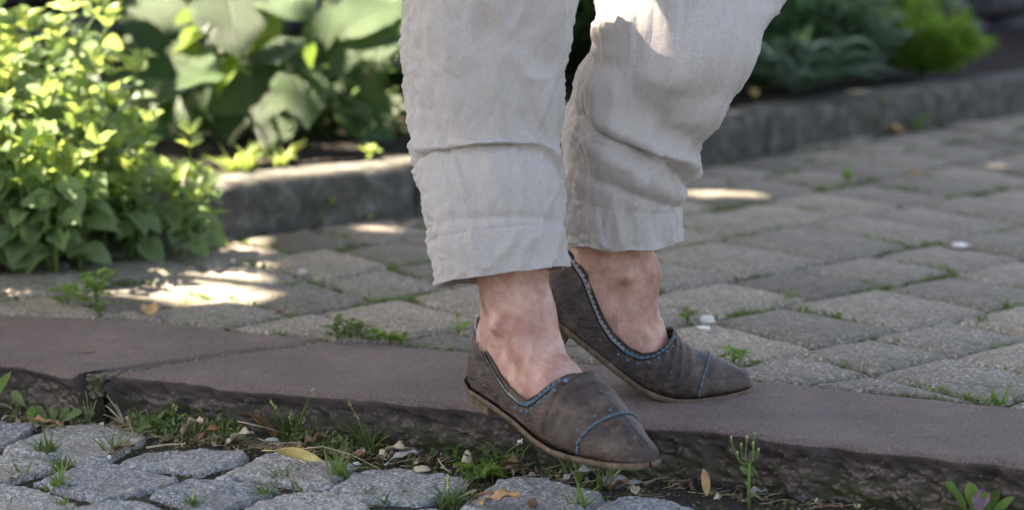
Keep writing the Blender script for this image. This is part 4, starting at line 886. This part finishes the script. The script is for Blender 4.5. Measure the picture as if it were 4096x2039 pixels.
lump(r3(850, 1240), ZT, (.005, .004, .005), 'dry_brown', 'seed_husk', 'small dark seed capsule on the pale sett', 'husk')
lump(r2(1835, 1090), ZT, (.002, .002, .0015), 'dry_brown', 'seed_husk', 'tiny dark speck of seed on the wide middle sett', 'husk')
lump((2830, 1291), .001, (.010, .007, .006), 'white', 'pebble', 'white stone on the path behind the far ankle', 'pebble')
lump((2815, 1318), .001, (.009, .006, .003), 'white', 'pebble', 'second flatter white stone in front of the first', 'pebble')
lump((3840, 985), .002, (.013, .009, .003), 'white', 'pebble', 'flat white fragment lying on a block at the right', 'pebble')
lump((1210, 1098), .001, (.007, .005, .005), 'quartz', 'pebble', 'small whitish stone beside the sunlit patch', 'pebble')

lit_ = {'straw': MB(), 'dry_brown': MB(), 'dry_pale': MB()}; gw = MB()
def kfoot(x, d): return Vector((x, polyx(FR, x) - d, 0))
for i in range(900):
    x = R.choice((R.uniform(-.62, .05), R.uniform(-.52, -.18), R.uniform(-.62, .5))); d = abs(R.gauss(.012, .022)); p = kfoot(x, d); p.z = soil_z(p.x, p.y) + R.uniform(.001, .004)
    k_ = R.random()
    if k_ < .5:
        a = R.gauss(0, .6); l = R.uniform(.008, .032); q = p + Vector((math.cos(a) * l, -math.sin(a) * l * .6, R.uniform(-.001, .008))); lit_['straw'].tube([p, (p + q) / 2 + rv(.0015), q], R.uniform(.0003, .0006), .0002, 4)
    else:
        l = R.uniform(.005, .014); V, F, UV = leaf_geo('ovate', 1, 1, bend=R.uniform(.3, 1.2), fold=R.uniform(.2, .9), nu=4, nv=2, wave=.2, seed=i); dd = rv(1); dd.z *= .3
        lit_[R.choice(('dry_brown', 'dry_brown', 'dry_pale'))].add(xf(orient(p, p + dd.normalized() * l, Z + rv(.5), .6), V), F, UV)
for k_, nm in (('straw', 'bits of broken straw at the kerb foot'), ('dry_brown', 'brown crumbled leaf litter at the kerb foot'), ('dry_pale', 'pale crumbled leaf litter at the kerb foot')): lit_[k_].obj('plant_litter', MAT[k_], kind='stuff', label=nm)
for i in range(1250):
    x = R.choice((R.uniform(-.47, -.16), R.uniform(-.47, -.2), R.uniform(-.62, .1))); p = kfoot(x, abs(R.gauss(.010, .018)));
    if nz(x * 16, 3.3) < -.12: continue
    p.z = soil_z(p.x, p.y); h = R.uniform(.002, .02) * (1.2 if x < -.1 else .6); b = p + Vector((R.gauss(0, .003), R.gauss(0, .003), h)); l = R.uniform(.005, .010); V, F, UV = leaf_geo('lance', 1, 1, bend=.3, fold=.5, nu=3, nv=2)
    gw.add(xf(orient(b, b + (rv(1) + Z * .5).normalized() * l, Z + rv(.5), R.uniform(.25, .4)), V), F, UV)
    if i % 3 == 0: gw.tube([p, b], .0003, .0002, 3)
gw.obj('low_ground_cover', MAT['jointweed'], kind='stuff', label='low matted green seedlings along the foot of the kerb')

# ------------------------------------------------------------------ the walking person
person = thing('person', 'person in rolled beige linen trousers and brown pointed slip-on shoes stepping off the kerb', 'person')
WT = [(0, .002), (.004, .012), (.012, .020), (.03, .0275), (.07, .0275), (.11, .0305), (.15, .0375), (.18, .0405), (.205, .0365), (.23, .0275), (.25, .0195), (.262, .0155), (.266, .0115), (.268, .0)]
HS = [(0, .052), (.03, .070), (.07, .078), (.10, .076), (.125, .070), (.15, .059), (.175, .046), (.2, .036), (.225, .027), (.25, .019), (.268, .004)]
HT = [(0, .078), (.03, .086), (.07, .090), (.10, .089), (.125, .082), (.15, .0655), (.175, .0560), (.2, .0450), (.225, .0355), (.25, .0240), (.262, .017), (.266, .0145), (.268, .004)]
TL = [(0, .060), (.012, .0595), (.03, .054), (.05, .042), (.07, .031), (.09, .0245), (.11, .023), (.125, .027), (.138, .037), (.149, .050), (.158, .0600), (.166, .0640), (.3, .2)]
class Foot:
    """maps shoe-local (x from heel, y across, z up) to the world, with a bend at the ball"""
    def __init__(s, toe, head, bend, pitch, S=1.13):
        s.S = S
        s.h = Vector((math.cos(head), math.sin(head), 0)); s.side = Vector((-s.h.y, s.h.x, 0)); s.tab = []
        x = .268; p = Vector(toe); N = 200
        for i in range(N + 1):
            xx = .268 - .275 * i / N
            th = pitch + bend * sm(.215, .115, xx) - .20 * sm(.225, .268, xx)
            d = s.h * math.cos(th) - Z * math.sin(th); n = s.h * math.sin(th) + Z * math.cos(th)
            s.tab.append((xx, p.copy(), d, n)); p = p - d * (.275 * S / N)
    def __call__(s, x, y, z):
        f = (.268 - x) / .275 * 200; i = int(min(199, max(0, f))); u = min(1.0, max(0.0, f - i)); a, b = s.tab[i], s.tab[i + 1]
        return a[1].lerp(b[1], u) + s.side * (y * s.S) + a[3].lerp(b[3], u) * (z * s.S)
def sec(x, side, z, k=1.0):
    """half width of the shoe wall at height z"""
    w, H = interp(WT, x) * k, interp(HT, x); q = min(1, max(0, z / H)); bulge = .92 + .08 * min(1, z / (.25 * H))
    return side * w * bulge * (max(0, 1 - q ** 2.3)) ** .52
def shoe(ft, label, seedv):
    XS = list(np.linspace(0, .03, 14)) + list(np.linspace(.033, .15, 34)) + list(np.linspace(.152, .245, 40)) + list(np.linspace(.247, .268, 14))
    NJ = 17
    def wrink(x, y, z): return (.0011 * abs(nz(x * 60, y * 25, z * 40 + seedv))) + .0012 * sm(.14, .16, x) * sm(.215, .19, x) * (.6 + math.sin(x * 420 + y * 30 + 2 * nz(y * 40, x * 30))) * min(1, z / .02)
    V = []; F = []
    def pt(x, s_, j, off=0.0, fr=None):
        H = interp(HT, x); top = min(H, interp(TL, x)); q = (j / (NJ - 1)) if fr is None else fr
        if top >= H - 1e-6:
            ph = q * math.pi / 2; z = H * math.sin(ph) ** .95; 
        else: z = top * q
        y = sec(x, s_, z); w = wrink(x, y, z); k = 1 + (off + w) / .03
        return ft(x, y * k, .003 + z + (off + w) * (z / H))
    rows = []
    for x in XS:
        row = [pt(x, -1, j) for j in range(NJ)] + [pt(x, 1, j) for j in range(NJ - 1, -1, -1)]; rows.append(row); V += row
    m = 2 * NJ; openrow = [interp(TL, x) < interp(HT, x) for x in XS]
    for i in range(len(XS) - 1):
        for j in range(m - 1):
            if j == NJ - 1 and (openrow[i] or openrow[i + 1]): continue
            F.append((i * m + j, i * m + j + 1, (i + 1) * m + j + 1, (i + 1) * m + j))
    up = link('shoe', mesh('shoe', V, F, MAT['leather']), person, label=label)
    md = up.modifiers.new('thick', 'SOLIDIFY'); md.thickness = .0018; md.offset = 0
    # sole
    sv = []; sf = []; n = len(XS)
    for zz, k in ((.0035, 1.07), (.0005, 1.09), (-.0025, 1.06), (-.0030, 0)):
        for s_ in (-1, 1):
            for x in XS: sv.append(ft(x if k else x, s_ * (interp(WT, x) + .001) * (k if k else 0.0), zz))
    for a in range(3):
        for s_ in range(2):
            for i in range(n - 1):
                b0 = (a * 2 + s_) * n + i; b1 = ((a + 1) * 2 + s_) * n + i; sf.append((b0, b0 + 1, b1 + 1, b1))
    link('sole', mesh('sole', sv, sf, MAT['sole']), up)
    # low heel block
    hb = MB(); ring = [(.004, .0), (.01, .018), (.03, .025), (.055, .025), (.062, 0), (.055, -.025), (.03, -.025), (.01, -.018)]
    hb.add([ft(x, y, -.002) for x, y in ring] + [ft(x + .002, y * .9, -.016) for x, y in ring], [(i, (i + 1) % 8, 8 + (i + 1) % 8, 8 + i) for i in range(8)] + [tuple(range(15, 7, -1))]); hb.obj('heel', MAT['sole'], up, smooth=False)
    # topline path (both sides) for the trim
    def tl(x, s_, d, off): 
        top = min(interp(TL, x), interp(HT, x) * .995) - d; y = sec(x, s_, top); q = 1 + off / .03; return ft(x, y * q, .003 + top + off * .6)
    path_ = [(x, -1) for x in np.linspace(.004, .162, 60)] + [(x, 1) for x in np.linspace(.162, .004, 60)]
    m = MB(); m.tube([tl(x, s_, .0, .0012) for x, s_ in path_], .0011, .0011, 6); m.obj('topline_piping', MAT['leather'], up)
    m = MB(); ln = [tl(x, s_, .0075, .0012) for x, s_ in path_]; m.tube(ln, .0008, .0008, 5); m.obj('trim_seam', MAT['lining'], up)
    # scallops: even spacing along the line
    def evenly(P, step):
        out = []; acc = 0; 
        for a, b in zip(P, P[1:]):
            L = (b - a).length
            while acc < L: out.append((a.lerp(b, acc / L), (b - a).normalized())); acc += step
            acc -= L
        return out
    lin = [tl(x, s_, .0052, .0014) for x, s_ in path_]; ctr = ft(.11, 0, .03)
    for p, d in evenly(lin, .0064):
        mm = MB(); n_ = (p - ctr); n_ = (n_ - d * n_.dot(d)).normalized(); u = n_.cross(d).normalized()
        if u.z < 0: u = -u
        vs = [p + n_ * .0012]; 
        for k in range(9):
            a = math.pi * k / 8; vs.append(p + d * (math.cos(a) * .0033) + u * (math.sin(a) * .0046 - .0014) + n_ * .0006)
        mm.add(vs, [(0, k + 1, k + 2) for k in range(8)] + [(0, 9, 1)])
        heel = (p - ft(.02, 0, .04)).length < .105
        mm.obj('scallop', MAT['thread'] if heel else MAT['bluepatch'], up, smooth=False)
    lin = [tl(x, s_, .0125, .0011) for x, s_ in path_ if x > .105]
    for p, d in evenly(lin, .0125):
        mm = MB(); mm.blob(p, .0021, .0021, .0017, .1, 1, 8, 5); mm.obj('punched_dot', MAT['bluepatch'], up)
    # toe cap cord
    cp = []
    for i in range(33):
        a = math.pi * i / 32; x = .207 + .016 * math.sin(a) ** 1.5; H = interp(HT, x); z = H * math.sin(a) ** .9 if True else 0
        y = sec(x, -1 if a < math.pi / 2 else 1, min(z, H * .999)); cp.append(ft(x, y * 1.05, .0042 + z * 1.01))
    for i in range(0, 32, 2):
        mm = MB(); mm.tube([cp[i], (cp[i] + cp[i + 1]) / 2 + (cp[i + 1] - ft(.215, 0, .01)).normalized() * .0008, cp[i + 1], cp[min(32, i + 2)]], .0014, .0011, 6); mm.obj('toe_cord', MAT['cord'], up)
    for a in (.5, 1.0, 1.5, 2.1, 2.6):
        x = .199 + .016 * math.sin(a) ** 1.5; H = interp(HT, x); z = H * math.sin(a) ** .9; y = sec(x, -1 if a < math.pi / 2 else 1, min(z, H * .99)); mm = MB(); mm.blob(ft(x, y * 1.03, .0035 + z), .0017, .0017, .0017, .1, 2, 8, 5); mm.obj('punched_dot', MAT['bluepatch'], up)
    return up
# far foot stands on the kerb, heel lifted; near foot swings forward over the setts
toeB = at(3010, 1545, .004)
FB = Foot(toeB, math.radians(4), math.radians(40), math.radians(-1))
toeF = atY(1636 * K, 1168 * K, 2.165)
FF = Foot(toeF, math.radians(-53), math.radians(9), math.radians(2))
shoe(FB, 'brown pointed shoe of the far foot standing on the kerb', 1.0)
shoe(FF, 'brown pointed shoe of the near foot swinging over the kerb edge', 5.0)

def loft(rings, n=40, cap=True):
    V = []; F = []
    for c, rx, ry, ax, ay in rings:
        for k in range(n):
            t = 2 * math.pi * k / n; V.append(c + ax * (rx * math.cos(t)) + ay * (ry * math.sin(t)))
    m = len(rings)
    for i in range(m - 1):
        for k in range(n): F.append((i * n + k, i * n + (k + 1) % n, (i + 1) * n + (k + 1) % n, (i + 1) * n + k))
    if cap: F.append(tuple(range(n - 1, -1, -1))); F.append(tuple(range((m - 1) * n, m * n)))
    return V, F
def footskin(ft, hump):
    rings = []; V = []; F = []; n = 40; xs = np.linspace(.006, .258, 44)
    for x in xs:
        w, H = interp(WT, x) * (.90 - .06 * sm(.05, .02, x) - .10 * sm(.12, .16, x)), interp(HS, x) * (.95 - .13 * sm(.13, .16, x))
        for k in range(n):
            t = 2 * math.pi * k / n; c, s_ = math.cos(t), math.sin(t); z = H * (.5 + .5 * math.copysign(abs(s_) ** .85, s_)); V.append(ft(x, w * math.copysign(abs(c) ** .8, c) * (1 - .15 * max(0, s_)), z * .95 + .004))
    for i in range(len(xs) - 1):
        for k in range(n): F.append((i * n + k, i * n + (k + 1) % n, (i + 1) * n + (k + 1) % n, (i + 1) * n + k))
    F.append(tuple(range(n - 1, -1, -1))); F.append(tuple(range((len(xs) - 1) * n, len(xs) * n))); return V, F
def legrings(ft, pts):
    """pts: list of (center, rx(front-back), ry(side)) from inside the heel up the shin"""
    out = []; P = [p[0] for p in pts]
    cs = []
    N = 60; T = np.linspace(0, len(pts) - 1, N)
    for t in T:
        i = min(len(pts) - 2, int(t)); u = t - i; p0 = P[max(0, i - 1)]; p1 = P[i]; p2 = P[i + 1]; p3 = P[min(len(P) - 1, i + 2)]
        c = p1.lerp(p2, u)
        rx = pts[i][1] + (pts[i + 1][1] - pts[i][1]) * sm(0, 1, u); ry = pts[i][2] + (pts[i + 1][2] - pts[i][2]) * sm(0, 1, u); cs.append((c, rx, ry))
    for _ in range(10): cs = [cs[0]] + [tuple((cs[i - 1][k] + cs[i][k] * 2 + cs[i + 1][k]) / 4 for k in range(3)) for i in range(1, N - 1)] + [cs[-1]]
    for i, (c, rx, ry) in enumerate(cs):
        d = (cs[min(N - 1, i + 2)][0] - cs[max(0, i - 1)][0]).normalized(); ax = (ft.h - d * ft.h.dot(d)).normalized(); ay = d.cross(ax); out.append((c, rx, ry, ax, ay))
    return out
def DD(x, y, Y): return atY(x * K, y * K, Y)
hipB, hipF = Vector((.14, 2.65, .88)), Vector((-.04, 2.42, .88))
bleg = [(FB(.030, 0, .020), .026, .023), (FB(.050, 0, .050), .043, .030), (FB(.060, 0, .085), .043, .030), (DD(1505, 655, 2.50), .0415, .035), (DD(1532, 560, 2.50), .040, .036), (DD(1600, 380, 2.50), .048, .046), (DD(1690, 120, 2.49), .056, .054), (DD(1765, -130, 2.67), .060, .058), (DD(1740, -600, 2.80), .075, .07), (hipB, .085, .085)]
fleg = [(FF(.028, 0, .022), .026, .024), (FF(.042, 0, .050), .041, .030), (FF(.054, 0, .090), .044, .034), (DD(1297, 742, 2.338), .040, .036), (DD(1274, 620, 2.35), .043, .040), (DD(1258, 400, 2.38), .052, .048), (DD(1235, 120, 2.39), .057, .054), (DD(1215, -130, 2.40), .062, .060), (DD(1270, -600, 2.37), .07, .07), (hipF, .085, .085)]
body = MB()
for ft, pl in ((FB, bleg), (FF, fleg)):
    V, F = footskin(ft, 0)
    shin = pl[3]; inst = [(ft(.158, 0, .030), .019, .030), (ft(.130, 0, .040), .024, .029), (ft(.105, 0, .048), .026, .029), (ft(.085, 0, .064), .031, .030), (ft(.068, 0, .086), .035, .0315), ((ft(.060, 0, .105) + shin[0]) / 2, .038, .033), shin]
    V2, F2 = loft(legrings(ft, inst)); body.add(V2, F2)
    for sd in (-1, 1): q_ = ft(.060, sd * .027, .082); body.blob((q_.x, q_.y, q_.z), .011, .011, .012, 0, 0, 16, 10)
    body.add(V, F); V, F = loft(legrings(ft, pl)); body.add(V, F)
body.blob(((hipB.x + hipF.x) / 2, 2.50, .93), .17, .12, .12, 0, 0, 24, 16)
tmp = link('body_tmp', mesh('body_tmp', body.v, body.f))
rm = tmp.modifiers.new('r', 'REMESH'); rm.mode = 'VOXEL'; rm.voxel_size = .0032; rm.use_smooth_shade = True
s_ = tmp.modifiers.new('s', 'SMOOTH'); s_.iterations = 14; s_.factor = .6
dg = bpy.context.evaluated_depsgraph_get(); me = bpy.data.meshes.new_from_object(tmp.evaluated_get(dg)); bpy.data.objects.remove(tmp)
me.name = 'body'; me.materials.clear(); me.materials.append(MAT['skin'])
co = np.zeros(len(me.vertices) * 3); me.vertices.foreach_get('co', co); co = co.reshape(-1, 3); no = np.zeros(len(co) * 3); me.vertices.foreach_get('normal', no); no = no.reshape(-1, 3)
A0, A1 = FB(.15, 0, .06), DD(1560, 600, 2.46)
for i in np.nonzero((co[:, 2] < .26))[0]:
    v = Vector(co[i]); d = .0013 * nz(v.x * 90, v.y * 90, v.z * 40) + .0009 * abs(nz(v.x * 160, v.y * 160, v.z * 90))
    for k in range(-2, 3):                                # extensor tendons and veins fanning over the instep
        o_ = k * .013; u = (v - A0).dot((A1 - A0).normalized()); lat = (v - A0).dot(FB.side) + (0.0 if k else .002 * math.sin(u * 60))
        d += .0038 * math.exp(-((lat - o_ * (1 - u * 3)) / .0024) ** 2) * sm(.11, .0, abs(u - .03)) * (.5 + .5 * nz(k * 7, u * 25))
    co[i] += no[i] * d
me.vertices.foreach_set('co', co.ravel()); me.update(); me.polygons.foreach_set('use_smooth', [True] * len(me.polygons))
link('body', me, person)

def trouser(label, keys, side, seedv, seam_ang, folds):
    """keys: (D-left x, D-right x, D y, depth Y, depth thickness)"""
    N = 230; n = 168; V = []; UV = []; F = []; T = np.linspace(0, 1, N)
    C = []; 
    for xl, xr, y, Y, th in keys:
        a, b = DD(xl, y, Y), DD(xr, y, Y); C.append(((a + b) / 2, (b - a).length / 2, th / 2))
    P = [c[0] for c in C]; cum = [0]
    for a, b in zip(P, P[1:]): cum.append(cum[-1] + (b - a).length)
    tot = cum[-1]
    def ev(s):
        i = min(len(P) - 2, max(0, int(np.searchsorted(cum, s) - 1))); u = (s - cum[i]) / (cum[i + 1] - cum[i]); p0 = P[max(0, i - 1)]; p1 = P[i]; p2 = P[i + 1]; p3 = P[min(len(P) - 1, i + 2)]
        c = .5 * ((2 * p1) + (p2 - p0) * u + (2 * p0 - 5 * p1 + 4 * p2 - p3) * u * u + (3 * p1 - p0 - 3 * p2 + p3) * u ** 3); q = sm(0, 1, u)
        return c, C[i][1] * (1 - q) + C[i + 1][1] * q, C[i][2] * (1 - q) + C[i + 1][2] * q
    Smax = tot
    ss = [Smax * (t ** 1.5) for t in T]
    for i, s in enumerate(ss):
        c, rx, ry = ev(s); d = (ev(min(Smax, s + .004))[0] - ev(max(0, s - .004))[0]).normalized(); ax = Vector((1, 0, 0)); ax = (ax - d * ax.dot(d)).normalized(); ay = d.cross(ax).normalized()
        if ay.y > 0: ay = -ay                             # ay points to the camera
        for k in range(n):
            t = 2 * math.pi * k / n; r = 0.0; ct, st_ = math.cos(t), math.sin(t)
            p = c + ax * (rx * ct) + ay * (ry * st_)
            # soft diagonal folds
            r += .0105 * nz(ct * 1.3 + seedv, s * 8 + st_ * 1.5, seedv) + .0040 * nz(ct * 2.6 + s * 16, st_ * 2.6 - s * 7, seedv + 4) + .0012 * nz(ct * 8, st_ * 8 + s * 30, s * 45)
            rid = 1 - abs(nz(ct * 1.7 + seedv, st_ * 1.7 + s * 11, s * 6)) * 2; r += .0045 * max(0, rid) ** 5; rid = 1 - abs(nz(ct * 2.8 + s * 9 + seedv, st_ * 2.8 - s * 13, 5)) * 2; r += .0022 * max(0, rid) ** 5; rid = 1 - abs(nz(ct * 4 - s * 14, st_ * 4 + s * 20, seedv)) * 2; r -= .0016 * max(0, rid) ** 6
            # puckered seam
            dt = math.atan2(math.sin(t - seam_ang), math.cos(t - seam_ang)); puck = math.exp(-(dt / .42) ** 2) * (1 - .5 * math.exp(-(dt / .05) ** 2))
            r += puck * (.010 * (abs(nz(s * 62 + dt * 1.2, dt * 1.6 + seedv, 3)) - .22) + .006 * (abs(nz(s * 130 - dt * 2, dt * 3 + seedv, 8)) - .2)) - .0016 * math.exp(-(dt / .035) ** 2)
            for fs, fa, fw, amp, slope in folds:
                amp = amp * (1.2 if ct < .25 else .75)
                df = s - fs - slope * math.sin(t - fa); r += amp * math.exp(-(df / fw) ** 2) * (.45 + .55 * math.cos(t - fa))
            if s < .045: r += .0008
            r -= .0012 * math.exp(-((s - .045) / .0016) ** 2)
            dn = (ax * (ct / max(rx, .01)) + ay * (st_ / max(ry, .01))).normalized(); q = p + dn * r
            if s < .03: q += d * (.003 * nz(ct * 2, st_ * 2, seedv)) * (1 - s / .03)
            V.append(q); UV.append((t * (rx + ry) / 2, s))
    m = n
    for i in range(N - 1):
        for k in range(n): F.append((i * n + k, i * n + (k + 1) % n, (i + 1) * n + (k + 1) % n, (i + 1) * n + k))
    return V, F, UV
tr = MB()
# far leg, left and right silhouettes read from the photograph
kB = [(1422, 1690, 604, 2.50, .13), (1416, 1700, 530, 2.50, .135), (1420, 1728, 440, 2.50, .145), (1436, 1778, 330, 2.50, .15), (1464, 1842, 200, 2.485, .155), (1490, 1892, 100, 2.495, .16), (1518, 1940, -10, 2.57, .165), (1540, 2010, -180, 2.70, .18), (1500, 2000, -600, 2.80, .20), (1300, 1880, -1250, 2.66, .24)]
kF = [(1112, 1418, 695, 2.335, .135), (1092, 1412, 600, 2.345, .14), (1068, 1412, 480, 2.36, .145), (1055, 1415, 380, 2.38, .15), (1035, 1425, 200, 2.385, .16), (1022, 1445, 0, 2.39, .17), (1015, 1460, -180, 2.40, .18), (1060, 1500, -600, 2.36, .17), (1150, 1700, -1250, 2.42, .20)]
V, F, UV = trouser('', kB, 1, 2.0, math.radians(155), [(.062, math.radians(60), .006, -.005, .012), (.085, math.radians(80), .012, .008, .02), (.125, math.radians(50), .012, .012, .03), (.108, math.radians(60), .008, -.008, .03), (.165, math.radians(70), .018, -.012, .03), (.20, math.radians(100), .016, .009, -.03), (.245, math.radians(80), .03, -.008, -.06), (.30, math.radians(100), .02, .007, .03)])
tr.add(V, F, UV)
V, F, UV = trouser('', kF, 1, 9.0, math.radians(168), [(.115, math.radians(70), .008, -.008, .012), (.13, math.radians(80), .012, .009, .014), (.17, math.radians(60), .025, -.006, .03), (.055, math.radians(70), .005, -.003, .006), (.20, math.radians(120), .02, .004, .04), (.25, math.radians(60), .02, -.004, .04)])
tr.add(V, F, UV)
tr.blob((.05, 2.53, .97), .19, .16, .13, 0, 0, 24, 16)
o = tr.obj('trousers', MAT['cloth'], person); md = o.modifiers.new('thick', 'SOLIDIFY'); md.thickness = .0016; md.offset = -1

# ------------------------------------------------------------------ unseen tree added to block the sun, with gaps over chosen spots
def shadow_xy(p): return (p.x - SUN.x * p.z / SUN.z, p.y - SUN.y * p.z / SUN.z)
def lit(x, y):  # ground spots the added crown must leave in sun
    w = .012 * nz(x * 30, y * 30)
    ye = polyx(EDG, x); bx_ = -.118 * y + w if y < ye - .012 else (-.165 + w if y < 3.78 else .25 + w)
    if y > 3.02 + w + .08 * sm(-.45, -.62, x) and x < bx_ and y < 4.7 and x > -1.5:
        if y > 3.78 and nz(x * 7.5, y * 7.5, 2) < -.02: return False
        return True
    if ((x - .408) / .055) ** 2 + ((y - 2.385) / .045) ** 2 < 1: return True  # opening shaped so sun reaches the far knee
    for cx, cy, a, b in ((-.215, 3.57, .07, .016), (.385, 3.96, .085, .018)):
        if ((x - cx) / a) ** 2 + ((y - cy) / b) ** 2 < 1: return True
    return False
tree = thing('added_shade_tree', 'unseen tree added to shade the path, crown pierced for sun patches', 'tree', (-3.6, 5.0, .5))
m = MB(); base = Vector((-3.6, 5.0, .4)); O = Vector((-3.6, 5.0, .5))
m.tube([base - O, base - O + Vector((.1, -.1, 1.2)), base - O + Vector((.2, -.6, 2.4))], .16, .11, 12); m.obj('trunk', MAT['bark'], tree)
m = MB(); hub = base - O + Vector((.2, -.6, 2.3))
T0 = 4.2
for gx in np.linspace(-1.2, 2.2, 6):
    for gy in (0.6, 2.6, 4.6):
        e = Vector((gx, gy, 0)) + SUN * (T0 + .2) - O; md_ = hub.lerp(e, .5) + Vector((0, 0, .25)); m.tube([hub, md_, e], .035, .008, 6)
m.obj('limb', MAT['bark'], tree)
m = MB(); n = 0
for i in range(39000):
    gx, gy = R.uniform(-2.0, 2.6), R.uniform(-.3, 7.2); L = R.uniform(.11, .17); small = i > 26000
    if small: L = R.uniform(.05, .08); gx, gy = R.uniform(-1.5, .8), R.uniform(1.9, 4.2)
    a = R.uniform(0, 6.28)
    d = Vector((math.cos(a), math.sin(a), R.uniform(-.3, .3))).normalized(); c = Vector((gx, gy, 0)) + SUN * (T0 + R.uniform(-.35, .5))
    Nn = (SUN + rv(.5)).normalized(); xx = d.cross(Nn).normalized(); ok = True
    for u, v in ((0, 0), (.5, 0), (-.5, 0), (0, .35), (0, -.35), (.3, .2), (-.3, -.2), (.3, -.2), (-.3, .2)):
        q = c + d * (L * u) + xx * (L * v); sx, sy = shadow_xy(q)
        if lit(sx, sy): ok = False; break  # leaf left out where it would cover a chosen sun patch
    if not ok: continue
    y = d * (L / 2); w = xx * (L * .34); N2 = Nn * .012; c = c - O
    m.add([c - y, c - w * .9 - y * .2 - N2, c + w * .9 - y * .2 - N2, c - w * .7 + y * .4 - N2, c + w * .7 + y * .4 - N2, c + y, c], [(0, 2, 6), (0, 6, 1), (1, 6, 3), (2, 4, 6), (3, 6, 5), (6, 4, 5)], [(0, .5), (.3, 0), (.3, 1), (.7, .1), (.7, .9), (1, .5), (.5, .5)]); n += 1
m.obj('crown', MAT['darkleaf'], tree)
print('pavers', npav, 'tree leaves', n, 'mint leaves', len(leaves), 'moss', len(mo.f), len(fr.f), len(gr.f), len(lo.f))
